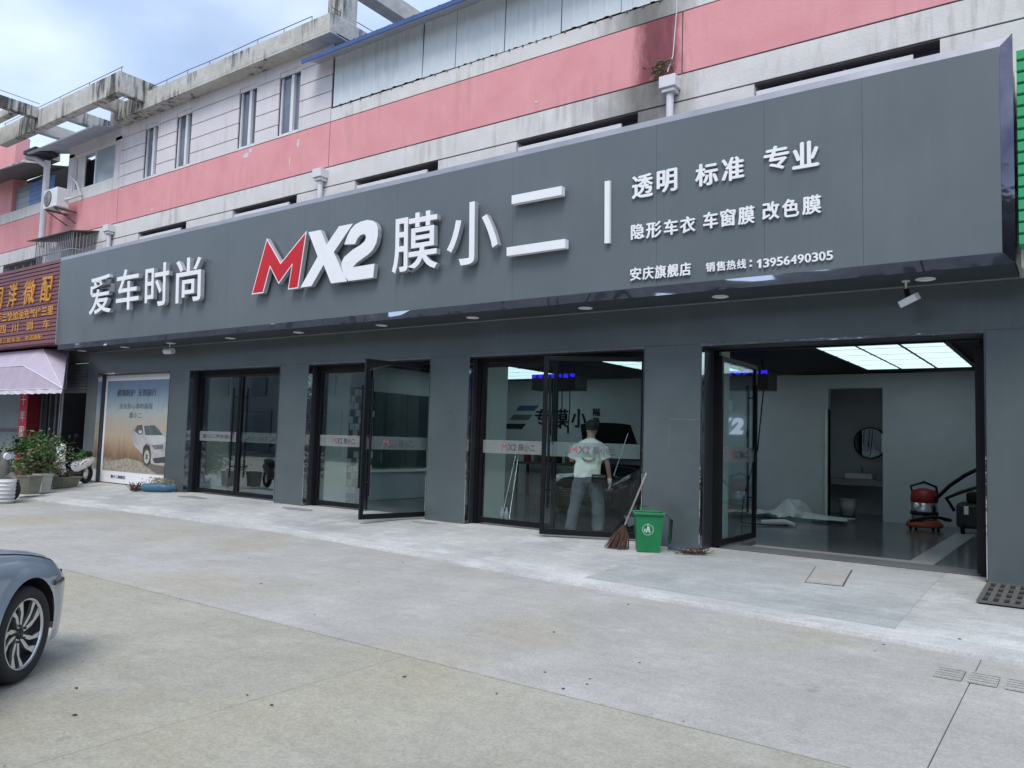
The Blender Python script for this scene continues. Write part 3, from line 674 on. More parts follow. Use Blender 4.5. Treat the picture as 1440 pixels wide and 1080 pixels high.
logo(grow(Mp, .012), 'white', .05, .138); b = MB().prism(grow(Mp, -.012), onsign, .138, .142); b.build('red_face', 'red', sg)
logo(Xp, 'white'); logo(Tp, 'white', .052, .142)
SM = [('透', -4.957, -4.636, 4.776, 5.1), ('明', -4.583, -4.285, 4.796, 5.105), ('标', -4.035, -3.725, 4.791, 5.09), ('准', -3.678, -3.381, 4.797, 5.104), ('专', -3.137, -2.824, 4.837, 5.139), ('业', -2.79, -2.473, 4.801, 5.122), ('隐', -4.969, -4.767, 4.216, 4.428), ('形', -4.741, -4.51, 4.205, 4.424), ('车', -4.479, -4.275, 4.212, 4.423), ('衣', -4.25, -4.031, 4.21, 4.427), ('车', -3.928, -3.727, 4.224, 4.443), ('窗', -3.699, -3.493, 4.222, 4.445), ('膜', -3.465, -3.252, 4.217, 4.445), ('改', -3.158, -2.944, 4.229, 4.457), ('色', -2.914, -2.71, 4.229, 4.456), ('膜', -2.676, -2.453, 4.229, 4.456), ('安', -4.982, -4.809, 3.652, 3.829), ('庆', -4.794, -4.625, 3.648, 3.826), ('旗', -4.611, -4.445, 3.645, 3.824), ('舰', -4.43, -4.268, 3.645, 3.822), ('店', -4.254, -4.095, 3.645, 3.82), ('销', -3.893, -3.766, 3.663, 3.787), ('售', -3.753, -3.628, 3.661, 3.785), ('热', -3.616, -3.493, 3.66, 3.783), ('线', -3.481, -3.359, 3.66, 3.782)]
for c, x0, x1, z0, z1 in SM: text(c, onsign, x0, x1, z0, z1, .004, .035, 'white', 'letterside', sg, off=0, bold=.034)
for z in (3.675, 3.735): MB().prism([(-3.32, z), (-3.295, z), (-3.295, z+.025), (-3.32, z+.025)], onsign, .004, .03).build('character', 'white', sg)
for i, c in enumerate('13956490305'):
    if c == '1':
        MB().prism([(-3.205, 3.647), (-3.178, 3.647), (-3.178, 3.755), (-3.196, 3.755), (-3.226, 3.733), (-3.226, 3.712), (-3.205, 3.722)], onsign, .004, .03).build('character', 'white', sg); continue
    x0 = -3.233+i*.083; text(c, onsign, x0+(.02 if c == '1' else 0), x0+.074, 3.647+i*.001, 3.755+i*.001, .004, .03, 'white', None, sg, off=0, bold=.02)

# downlights
LX = [-21.2, -19.06, -17.02, -14.74, -12.5, -10.2, -8.1, -5.95, -3.87, -1.42]
for i, x in enumerate(LX):
    t = thing('downlight', (x, -.38, 3.42), 'round white downlight in the soffit, %s from the left end' % ['first', 'second', 'third', 'fourth', 'fifth', 'sixth', 'seventh', 'eighth', 'ninth', 'tenth'][i], 'downlight', 'round downlights under the sign')
    MB().lathe([(.075, 0), (.105, 0), (.11, -.010), (.08, -.014), (.075, 0)], (x, -.38, 3.424), 20).build('trim_ring', 'white', t)
    MB().lathe([(0.0001, -.006), (.078, -.006)], (x, -.38, 3.424), 20).build('diffuser', 'alu', t)
# cameras
t = thing('security_camera', (-1.62, -.35, 3.2), 'white box security camera tilted down below the right end of the sign', 'camera')
MB().tube([(-1.63, -.35, 3.425), (-1.63, -.35, 3.31)], .012, 8).tube([(-1.63, -.35, 3.425), (-1.63, -.35, 3.41)], .045, 12).build('stem', 'alu', t)
MB().tube([(-1.63, -.35, 3.32), (-1.60, -.37, 3.22)], .03, 8).build('joint', 'black', t)
b = LMB().box(-.07, .15, -.05, .05, -.04, .04); o = b.build('housing', 'alu', t, bevel=.008); o.location = (0, -.05, -.03); o.rotation_euler = (R(20), R(-18), R(-25))
t = thing('security_camera', (-17.2, -.3, 3.2), 'small white security camera hanging from the soffit left of the first glass doors', 'camera')
MB().tube([(-17.2, -.3, 3.425), (-17.2, -.3, 3.3)], .015, 8).build('stem', 'alu', t)
MB().tube([(-17.32, -.34, 3.25), (-17.05, -.3, 3.25)], .07, 12).build('housing', 'alu', t)

# ------------------------------------------------------------------ poster
PX0, PX1 = -20.99, -17.63
ps = thing('poster', (-19.3, .2, 0), 'tall printed poster of a white car driving beside dry grass, in the first bay', 'poster')
def py(a, b, d): return (a, .20-d, b)
pm = bpy.data.materials.new('poster_print'); pm.use_nodes = True; t = pm.node_tree; p = t.nodes['Principled BSDF']; p.inputs['Roughness'].default_value = .35
gp = N(t, 'ShaderNodeNewGeometry'); sp = N(t, 'ShaderNodeSeparateXYZ'); t.links.new(gp.outputs['Position'], sp.inputs[0])
nn = N(t, 'ShaderNodeTexNoise'); nn.inputs['Scale'].default_value = 2.2; nn.inputs['Detail'].default_value = 8; mpn = N(t, 'ShaderNodeMapping'); mpn.inputs['Scale'].default_value = (4, 1, .8)
t.links.new(gp.outputs['Position'], mpn.inputs[0]); t.links.new(mpn.outputs[0], nn.inputs['Vector'])
ad = N(t, 'ShaderNodeMath', operation='MULTIPLY_ADD'); ad.inputs[1].default_value = .55; t.links.new(nn.outputs['Fac'], ad.inputs[0]); t.links.new(sp.outputs['Z'], ad.inputs[2])
mr = N(t, 'ShaderNodeMapRange'); mr.inputs['From Min'].default_value = .2; mr.inputs['From Max'].default_value = 3.1; t.links.new(ad.outputs[0], mr.inputs[0])
rp = N(t, 'ShaderNodeValToRGB'); e = rp.color_ramp.elements
e[0].position = 0; e[0].color = (.36, .33, .27, 1); e[1].position = 1; e[1].color = (.14, .22, .33, 1)
for pos, c in ((.16, (.45, .42, .34)), (.24, (.20, .12, .08)), (.32, (.33, .22, .13)), (.45, (.48, .38, .27)), (.58, (.46, .42, .34)), (.66, (.42, .47, .47)), (.82, (.24, .33, .42))):
    x = e.new(pos); x.color = (*c, 1)
t.links.new(mr.outputs[0], rp.inputs[0]); t.links.new(rp.outputs[0], p.inputs['Base Color'])
M['poster'] = pm
box(PX0, PX1, .20, .24, .02, 2.80).build('poster_board', 'white', ps)
MB().prism([(PX0+.10, .32), (PX1-.25, .32), (PX1-.25, 2.66), (PX0+.10, 2.66)], py, .0, .004).build('print', 'poster', ps)
for nme, poly, mm_, d in [
    ('track_print', [(-19.69, 0.67), (-19.15, 0.62), (-18.54, 0.52), (-17.95, .48), (-17.89, .33), (-20.85, .33), (-20.87, 0.53)], mat('print_gravel', (.52, .49, .40), .5, c2=(.20, .18, .13), scale=11), .0045),
    ('shadow_print', [(-18.95, 0.56), (-18.55, 0.6), (-17.89, 0.57), (-17.89, 0.36), (-18.27, 0.34)], mat('print_ground', (.16, .14, .12), .6), .005),
    ('car_print', [(-19.57, 1.31), (-19.5, 1.47), (-19.18, 1.55), (-18.5, 1.54), (-18.26, 1.43), (-18.01, 1.27), (-17.9, 1.2), (-17.89, 0.55), (-18.38, 0.56), (-18.58, 0.60), (-18.98, 0.80), (-19.37, 0.99), (-19.53, 1.17)], mat('print_white_car', (.52, .51, .50), .4, c2=(.34, .33, .33), scale=3), .006),
    ('bonnet_print', [(-18.89, 1.26), (-18.1, 1.29), (-17.95, 1.16), (-18.05, 1.09), (-18.61, 1.05), (-18.78, 1.12)], mat('print_bonnet', (.60, .60, .60), .4, c2=(.46, .46, .47), scale=3), .007),
    ('windscreen_print', [(-18.98, 1.5), (-18.5, 1.53), (-18.28, 1.42), (-18.1, 1.29), (-18.89, 1.28)], mat('print_glass', (.13, .18, .18), .4, c2=(.05, .07, .07), scale=5), .008),
    ('side_window_print', [(-19.42, 1.38), (-19.3, 1.51), (-19.07, 1.53), (-18.99, 1.31), (-19.19, 1.28)], mat('print_side', (.15, .12, .12), .4, c2=(.05, .05, .05), scale=8), .008),
    ('door_mirror_print', [(-19.22, 1.38), (-19.09, 1.40), (-19.02, 1.33), (-19.19, 1.30)], mat('print_door_mirror', (.55, .55, .55), .4), .009),
    ('wheel_arch_print', [(-18.96, 0.78), (-18.95, 0.98), (-18.82, 1.06), (-18.66, 1.01), (-18.58, 0.83), (-18.57, 0.60), (-18.7, .52), (-18.88, .55)], mat('print_arch', (.05, .045, .04), .4), .0075),
    ('wheel_print', [(-18.61, 0.75), (-18.62, 0.64), (-18.67, 0.56), (-18.75, 0.53), (-18.83, 0.56), (-18.9, 0.63), (-18.93, 0.74), (-18.92, 0.84), (-18.87, 0.92), (-18.8, 0.95), (-18.71, 0.93), (-18.65, 0.85)], mat('print_tyre', (.10, .09, .085), .4), .0085),
    ('rim_print', [(-18.76+.12*math.cos(k*.5236)*1.05, .74+.165*math.sin(k*.5236)) for k in range(12)], mat('print_rim', (.50, .49, .45), .4), .009),
    ('rim_gap_print', [(-18.76+.09*math.cos(k*.5236)*(1.0 if k % 2 else .35), .74+.13*math.sin(k*.5236)*(1.0 if k % 2 else .35)) for k in range(12)], mat('print_rim_gap', (.09, .08, .07), .4), .0095),
    ('headlight_print', [(-18.56, 1.03), (-18.07, 1.06), (-18.06, 0.96), (-18.43, 0.93)], mat('print_lamp', (.24, .25, .26), .4, c2=(.08, .08, .09), scale=14), .008),
    ('grille_print', [(-18.5, 0.71), (-17.92, 0.78), (-17.92, 0.63), (-18.39, 0.6)], mat('print_grille', (.06, .06, .06), .4), .008)]:
    MB().prism(poly, py, .003, d).build(nme, mm_, ps)
M['ptxt'] = mat('poster_ink', (.06, .07, .09), .5); M['ptxt2'] = mat('poster_ink_pale', (.20, .20, .20), .5)
text('超强防护', py, -20.37, -19.51, 2.25, 2.43, .006, .010, 'ptxt', None, ps, 'slogan', off=0, bold=.015)
text('无畏前行', py, -19.36, -18.50, 2.25, 2.43, .006, .010, 'ptxt', None, ps, 'slogan', off=0, bold=.015)
text('没有担心事的旅程', py, -20.23, -18.64, 1.93, 2.07, .006, .010, 'ptxt2', None, ps, 'slogan')
text('膜小二', py, -19.71, -19.11, 1.69, 1.84, .006, .010, 'ptxt2', None, ps, 'slogan')
text('膜小二旗舰店', py, -20.43, -19.72, .14, .22, .006, .010, 'ptxt', None, ps, 'slogan')

# ------------------------------------------------------------------ glass doors
YD = .25
def leaf(w, name='door_leaf', mirror=False, words=True, h=2.72):
    """door leaf in local coords: hinge at origin, extends +x by w, thickness about y=0"""
    f = .065
    b = LMB().box(0, f, -.025, .025, .03, h).box(w-f, w, -.025, .025, .03, h).box(f, w-f, -.025, .025, h-f, h).box(f, w-f, -.025, .025, .03, .03+f*1.3)
    o = b.build(name, 'black', None, bevel=.003); o.parent = bld
    LMB().box(f-.005, w-f+.005, -.005, .005, .10, h-f+.005).build('glass_pane', 'glass', o)
    LMB().box(f, w-f, -.008, -.006, 1.20, 1.42).build('frosted_band', 'frost', o)
    hx = w-f-.10
    for s in (-1, 1):
        b = LMB().tube([(hx+(.05 if s > 0 else 0), s*.07, .42), (hx+(.05 if s > 0 else 0), s*.07, 2.40)], .019, 8)
        for z in (.65, 1.4, 2.2): b.tube([(hx+(.05 if s > 0 else 0), 0, z), (hx+(.05 if s > 0 else 0), s*.07, z)], .012, 6)
        b.build('pull_handle', 'black', o)
    return o
def band_words(o, w, flip, chars='MX2 膜小二', lo=None):
    """words printed on the band, readable from the street"""
    a0, a1 = (w*.30, w*.74)
    def fn(a, b, d): return (a if not flip else w-a, -.009-d, b)
    def par(*args, **k):
        ob = text(*args, **k); return ob
    if chars.startswith('MX2'):
        L = a1-a0
        for s_, x0, x1, m_ in (('M', 0, .17, 'bandred'), ('X2', .19, .44, 'bandgrey'), ('膜小二', .50, 1, 'bandgrey')):
            b = text(s_, fn, a0+L*x0, a0+L*x1, 1.255, 1.365, .0, .003, m_, None, None, 'band_letter', off=0, bold=.014)
            b.parent = o
    else:
        b = text(chars, fn, w*.12, w*.88, 1.265, 1.355, 0, .003, 'bandgrey', None, None, 'band_letter', off=0, bold=.014); b.parent = o
def place_leaf(hx, hy, ang, w, flip=False, chars='MX2 膜小二'):
    o = leaf(w); o.location = (hx-bld.location.x, hy, 0.0); o.rotation_euler = (0, 0, ang)
    # leaves hinged on the right jamb are turned half round: their street side is local +y
    if chars: 
        if flip:
            def fn(a, b, d): return (w-a, .009+d, b)
            L = w*.44; a0 = w*.28
            if chars.startswith('MX2'):
                for s_, x0, x1, m_ in (('M', 0, .17, 'bandred'), ('X2', .19, .44, 'bandgrey'), ('膜小二', .50, 1, 'bandgrey')):
                    b = text(s_, fn, a0+L*x0, a0+L*x1, 1.255, 1.365, .0, .003, m_, None, None, 'band_letter', off=0, bold=.014); b.parent = o
            else:
                b = text(chars, fn, w*.12, w*.88, 1.265, 1.355, 0, .003, 'bandgrey', None, None, 'band_letter', off=0, bold=.014); b.parent = o
        else: band_words(o, w, False, chars)
    return o
for a, b_, k in OP[1:]:
    YF = YD if k == 'd' and a < -5 else .46
    m = MB().box(a+.02, a+.10, YF-.045, YF+.045, 0, H-.05).box(b_-.10, b_-.02, YF-.045, YF+.045, 0, H-.05).box(a+.10, b_-.10, YF-.045, YF+.045, H-(.12 if YF < .4 else .065), H-.05)
    m.build('door_frame', 'black', bld)
W1 = (3.30-.20-.02)/2
place_leaf(-16.69, YD, 0, W1, chars='膜小二汽车服务'); place_leaf(-13.59, YD, math.pi, W1, True, '膜小二汽车服务')
place_leaf(-12.50, YD, 0, W1-.08); place_leaf(-9.43, YD, math.pi+R(77), W1-.10, True)
place_leaf(-8.34, YD, 0, W1); place_leaf(-5.25, YD, math.pi+R(25), W1, True)
place_leaf(-4.16, .42, R(90), W1-.04); place_leaf(-.99, .42, math.pi-R(92), W1-.04, True)

# ------------------------------------------------------------------ interior shell
IN = []
def st(o): tag(o, kind='structure'); return o
st(box(-21.3, -.75, .42, 7.5, -.3, 0.0).build('interior_floor', 'ifloor'))
iw = thing('interior_wall', (-10, 7.3, 0), None, None, kind='structure')
for a, b_ in [(-21.3, -4.40), (-3.32, -.75)]: box(a, b_, 7.3, 7.5, 0, 3.05).build('wall', 'iwall', iw)
box(-4.40, -3.32, 7.3, 7.5, 2.75, 3.05).build('wall', 'iwall', iw)
box(-.80, -.6, .42, 9.5, 0, 3.3).build('wall', 'iwall', iw)
box(-21.5, -21.3, .42, 7.5, 0, 3.3).build('wall', 'iwall', iw)
box(-13.35, -13.2, 1.3, 7.3, 0, 3.05).build('wall', 'iwall', iw)
box(-21.5, -.6, .42, 1.2, 2.90, 3.4).build('wall', 'iceil', iw)
st(box(-21.5, -.6, 1.2, 9.5, 3.08, 3.4).build('interior_ceiling', 'iceil'))
# washroom behind
for bb in [(-5.2, -5.0, 7.5, 9.2, 0, 3.05), (-2.9, -2.7, 7.5, 9.2, 0, 3.05), (-5.2, -2.7, 9.0, 9.2, 0, 3.05)]: box(*bb).build('wall', 'iwall', iw)
st(box(-5.2, -2.7, 7.5, 9.0, -.05, .002).build('washroom_floor', 'ifloor'))
box(-4.44, -4.40, 7.22, 7.5, 0, 2.3).build('door_jamb', 'tile_pale', iw)
# stripe on floor
fs = thing('floor_border', (-3, 1, 0), None, None, kind='structure')
box(-3.9, -1.55, 1.0, 1.22, 0.001, .005).build('border_strip', 'istripe', fs)
box(-1.85, -1.55, 1.22, 6.3, 0.001, .005).build('border_strip', 'istripe', fs)
box(-4.2, -.9, .45, 1.0, .001, .004).build('border_strip', mat('threshold_floor', (.17, .17, .18), .3), fs)
# ceiling light panels
def lpanel(x0, x1, y0, y1, nx, ny, label):
    t = thing('ceiling_light', ((x0+x1)/2, (y0+y1)/2, 3.04), label, 'ceiling light', 'backlit ceiling panels')
    box(x0-.05, x1+.05, y0-.05, y1+.05, 3.045, 3.079).build('frame', 'black', t)
    for i in range(nx):
        for j in range(ny):
            a = x0+(x1-x0)*i/nx; c = y0+(y1-y0)*j/ny
            box(a+.03, a+(x1-x0)/nx-.03, c+.055, c+(y1-y0)/ny-.055, 3.036, 3.044).build('light_tile', 'panel', t)
lpanel(-3.42, -1.58, 2.1, 6.3, 3, 5, 'backlit ceiling panel seen through the wide open doorway at right')
lpanel(-7.7, -5.8, 2.4, 6.3, 3, 5, 'backlit ceiling panel above the black car behind the third glass doors')
lpanel(-12.3, -10.2, 3.2, 6.4, 3, 4, 'backlit ceiling panel at the back left of the workshop')
t = thing('reel_cabinet', (-8.6, 4.3, 2.5), 'black hose reel box with blue lights hanging over the black car', 'hose reel box', 'hose reel boxes')
def reel(t, x0, x1, y0, y1, z0, z1, cords, base):
    box(x0, x1, y0, y1, z0, z1).build('case', 'plasticblack', t, bevel=.02)
    m = MB()
    n = max(4, int((x1-x0)/.16))
    for k in range(n): x = x0+(x1-x0)*(k+.5)/n; [m.box(x-.06+q*.03, x-.035+q*.03, y0-.012, y0-.002, z1-.05-.05*random.random(), z1-.005) for q in range(4)]
    m.build('blue_light', 'blueled', t)
    m = MB().tube([(x0+.2, (y0+y1)/2, z1), (x0+.2, (y0+y1)/2, 3.07)], .02, 6).tube([(x1-.2, (y0+y1)/2, z1), (x1-.2, (y0+y1)/2, 3.07)], .02, 6); m.build('hanger', 'black', t)
    for x, zb in cords:
        b = MB().tube([(x, y0+.1, z0), (x+.01, y0+.1, (z0+zb)/2), (x-.02, y0+.1, zb)], .011, 6).tube([(x-.02, y0+.1, zb), (x-.02, y0+.1, zb-.14)], .022, 6); b.build('cord', 'black', t)
reel(t, -9.9, -8.75, 4.0, 4.5, 2.55, 2.90, [(-9.6, 1.95), (-9.4, 1.7), (-9.15, 1.85), (-8.95, 1.75)], 0)
t = thing('reel_cabinet', (-5.0, 4.3, 2.5), 'black hose reel box with blue lights behind the open door of the wide doorway', 'hose reel box', 'hose reel boxes')
reel(t, -5.45, -4.62, 4.0, 4.5, 2.50, 2.86, [(-5.02, 1.75), (-4.88, 1.7)], 0)
b = MB().tube([(-4.75, 4.1, 2.5), (-4.85, 4.1, 1.4), (-5.1, 4.1, .5), (-5.15, 4.1, .03), (-4.7, 4.2, .02), (-4.4, 4.5, .02)], .012, 6)
tag(b.build('air_hose', 'black'), 'thin black hose hanging from the reel box down to the floor', 'hose')
# wall graphics
def wy(a, b, d): return (a, 7.298-d, b)
wg = thing('wall_lettering', (-11.5, 7.3, 2), 'black characters and slanted blue, grey and black bars on the workshop back wall', 'wall lettering')
M['wblue'] = mat('blue_bar', (.02, .09, .22), .5); M['wgrey'] = mat('grey_bar', (.12, .13, .14), .5)
for x, z, m_ in ((-12.65, 2.25, 'wblue'), (-12.85, 2.0, 'wgrey'), (-13.05, 1.75, 'black')):
    MB().prism([(x, z), (x+.62, z), (x+.75, z+.14), (x+.13, z+.14)], wy, 0, .02).build('slanted_bar', m_, wg)
for c, x0, x1 in (('专', -12.0, -11.55), ('膜', -11.45, -10.95), ('小', -10.85, -10.4)): text(c, wy, x0, x1, 1.82, 2.30, 0, .03, 'black', None, wg, off=0, bold=.014)
for c, z in (('隔', 2.12), ('热', 1.90), ('膜', 1.68)): text(c, wy, -10.2, -10.0, z, z+.19, 0, .02, 'black', None, wg, off=0, bold=.014)
wl = thing('wall_logo', (-6.8, 7.25, 1.9), 'red and white illuminated letters MX2 on the back wall behind the open door', 'logo sign')
for s_, x0, x1, m_ in (('M', -7.38, -6.90, 'red'), ('X', -6.86, -6.55, emis('lit_letter', (.70, .78, 1), .5)), ('2', -6.53, -6.25, None)):
    if m_ is None: m_ = bpy.data.materials['lit_letter']
    text(s_, lambda a, b, d: (a+(b-1.72)*.18, 7.25-d, b), x0, x1, 1.72, 2.10, 0, .05, m_, None, wl, 'letter', off=.06)
box(-6.98, -6.5, 7.24, 7.29, 2.25, 2.5).build('emblem', 'white', wl, bevel=.02)
# washroom fittings
t = thing('round_mirror', (-3.75, 8.9, 1.6), 'round mirror with black rim on the washroom wall', 'mirror')
MB().lathe([(.0001, 0), (.33, 0)], (-3.89, 8.93, 1.62), 32, 'y').build('glass', 'mirrorglass', t)
MB().lathe([(.33, .02), (.33, -.02), (.355, -.02), (.355, .02)], (-3.89, 8.95, 1.62), 32, 'y').build('rim', 'black', t)
t = thing('vanity_counter', (-3.9, 8.7, .7), 'grey washroom counter with small white basin', 'counter')
box(-4.98, -2.92, 8.4, 8.99, .66, .80).build('counter_top', 'istripe', t, bevel=.01)
box(-4.35, -3.75, 8.5, 8.85, .80, .93).build('basin', 'white', t, bevel=.03)
MB().tube([(-4.05, 8.9, .8), (-4.05, 8.9, 1.05), (-4.05, 8.78, 1.08)], .015, 8).build('tap', 'silver', t)
t = thing('bucket', (-4.3, 8.4, 0), 'white bucket under the washroom counter', 'bucket')
MB().lathe([(.001, .01), (.15, 0), (.18, .36), (.17, .36), (.14, .03), (.001, .03)], (-4.22, 8.25, 0), 20).build('pail', 'potwhite', t)
MB().lathe([(.18, .33), (.192, .33), (.192, .36), (.18, .36)], (-4.22, 8.25, 0), 20).build('rim', 'potwhite', t)
# crumpled film sheet
b = MB(); nx, ny = 34, 16
for i in range(nx+1):
    for j in range(ny+1):
        u, v = i/nx, j/ny; x = -6.1+2.35*u; y = 5.6+1.2*v+.35*math.sin(u*5)
        r = math.exp(-((u-.52)/.13)**2)*.32*max(0, math.sin(v*2.6)) + .06*abs(math.sin(u*13+v*4)) + random.uniform(0, .03)
        if u > .62: y = 5.75+.9*v+.1*u; r = .04+.13*math.sin(v*math.pi)*(1.0-u)*2
        b.v.append((x+.05*math.sin(v*9), y, .02+r))
for i in range(nx):
    for j in range(ny):
        a = i*(ny+1)+j; b.f.append([a, a+ny+1, a+ny+2, a+1]); b.mi.append(0); b.sm.append(i % 3 != 0)
tag(b.build('plastic_sheet', 'film', recalc=False), 'crumpled white protective film lying on the workshop floor', 'plastic sheet')
b = MB(); b.tube([(-4.9, 4.5, .03), (-4.5, 4.6, .05), (-4.3, 4.55, .03)], [.05, .07, .04], 8)
tag(b.build('film_scrap', 'film'), 'small scrap of white film on the floor in front of the sheet', 'film scrap')
# vacuum
v = thing('vacuum_cleaner', (-2.45, 6.2, 0), 'red topped drum vacuum cleaner on an orange wheeled base', 'vacuum cleaner')
c = (-2.40, 6.2, 0)
MB().lathe([(.001, .05), (.31, .05), (.32, .10), (.25, .18), (.001, .2)], c, 20).build('base', 'orange', v)
MB().lathe([(.21, .18), (.22, .20), (.22, .50), (.20, .52)], c, 24).build('drum', 'silver', v)
MB().lathe([(.22, .50), (.235, .52), (.235, .62), (.20, .72), (.10, .76), (.001, .77)], c, 24).build('motor_head', 'vacred', v)
MB().lathe([(.225, .27), (.24, .28), (.24, .33), (.225, .34)], c, 24).build('band', 'black', v)
b = MB().tube([(-2.58, 6.2, .6), (-2.62, 6.15, .80), (-2.4, 6.2, .88), (-2.2, 6.2, .80), (-2.18, 6.2, .62)], .025, 8); b.build('handle', 'black', v)
b = MB()
for k in range(4): a = k*math.pi/2+.7; b.lathe([(.001, -.02), (.05, -.02), (.05, .02), (.001, .02)], (c[0]+.27*math.cos(a), c[1]+.27*math.sin(a), .05), 12, 'x')
b.build('wheel', 'black', v)
b = MB().tube([(-2.2, 6.1, .58), (-1.95, 6.0, .85), (-1.7, 5.95, 1.05), (-1.45, 5.9, 1.2), (-1.1, 5.9, 1.25)], .035, 8).tube([(-2.6, 6.0, .15), (-2.2, 5.85, .28), (-1.95, 6.0, .22), (-2.1, 6.35, .2)], .03, 8)
b.build('hose', 'black', v)
v = thing('scrubber_machine', (-1.55, 6.1, 0), 'dark wheeled floor machine beside the vacuum cleaner', 'floor machine')
box(-1.85, -1.2, 5.9, 6.5, .10, .55).build('body', 'plasticblack', v, bevel=.06)
box(-1.7, -1.35, 6.0, 6.4, .55, .75).build('tank', 'black', v, bevel=.05)
MB().tube([(-1.9, 6.1, .4), (-2.0, 5.9, .62), (-1.75, 5.85, .75), (-1.5, 5.9, .85)], .03, 8).build('hose', 'black', v)
box(-1.72, -1.65, 5.885, 5.895, .35, .5).build('label', 'white', v)
b = MB()
for x in (-1.75, -1.3): b.lathe([(.001, -.03), (.1, -.03), (.1, .03), (.001, .03)], (x, 5.95, .10), 14, 'x')
b.build('wheel', 'black', v)
# reception: patterned tile wall, white counter
t = thing('tile_screen', (-13.15, 2.2, 1), 'screen of pale and dark lozenge tiles seen through the second glass doors', 'tiled screen')
box(-13.2, -13.16, 1.45, 2.35, .1, 2.5).build('backing', 'tile_dark', t)
for i in range(6):
    for j in range(15):
        if (i+j) % 3 != 0 and abs(j-7.5-(i-3)*.9) > 1.2:
            y = 1.47+i*.15+(j % 2)*.05; z = .15+j*.155; box(-13.155, -13.14, y, y+.125, z, z+.145).build('tile', 'tile_pale', t)
t = thing('reception_counter', (-12.9, 4, 0), 'white reception counter behind the open glass door', 'counter')
box(-13.18, -12.75, 2.0, 6.6, 0, .62).build('front', 'iwall', t, bevel=.01)
box(-13.19, -12.70, 1.95, 6.65, .62, .67).build('counter_top', 'white', t, bevel=.01)
t = thing('wall_panelling', (-13.1, 4, .7), 'dark panelling on the partition above the white reception counter', 'panelling')
for k in range(4): box(-13.195, -13.16, 2.42+k*1.1, 3.50+k*1.1, .70, 2.45).build('panel', mat('dark_teal_panel', (.035, .055, .06), .35) if k == 0 else bpy.data.materials['dark_teal_panel'], t)
t = thing('workbench', (-9.6, 6.7, 0), 'dark workbench with tools against the back wall', 'workbench')
box(-12.2, -9.3, 6.6, 7.2, .82, .88).build('bench_top', 'greyshut', t)
for x in (-12.1, -9.4):
    for y in (6.65, 7.15): box(x-.03, x+.03, y-.03, y+.03, 0, .82).build('leg', 'black', t)
for k in range(9): x = -12.0+k*.32; box(x, x+random.uniform(.08, .22), 6.8, 7.0, .88, .88+random.uniform(.08, .3)).build('tool_box', random.choice(['black', 'greyshut', 'vacred', 'silver']), t, bevel=.01)
t = thing('display_shelf', (-17.2, 4, 0), 'pale shelf unit inside the first glass doors', 'shelf unit')
box(-18.6, -17.9, 2.2, 2.6, 0, 2.1).build('back_panel', 'iwall', t)
for z in (.4, .9, 1.4, 1.9): box(-17.9, -17.5, 2.0, 2.6, z, z+.03).build('shelf', 'tile_pale', t)
for z in (.43, .93): box(-17.8, -17.6, 2.2, 2.4, z, z+.25).build('shelf_box', 'black', t)

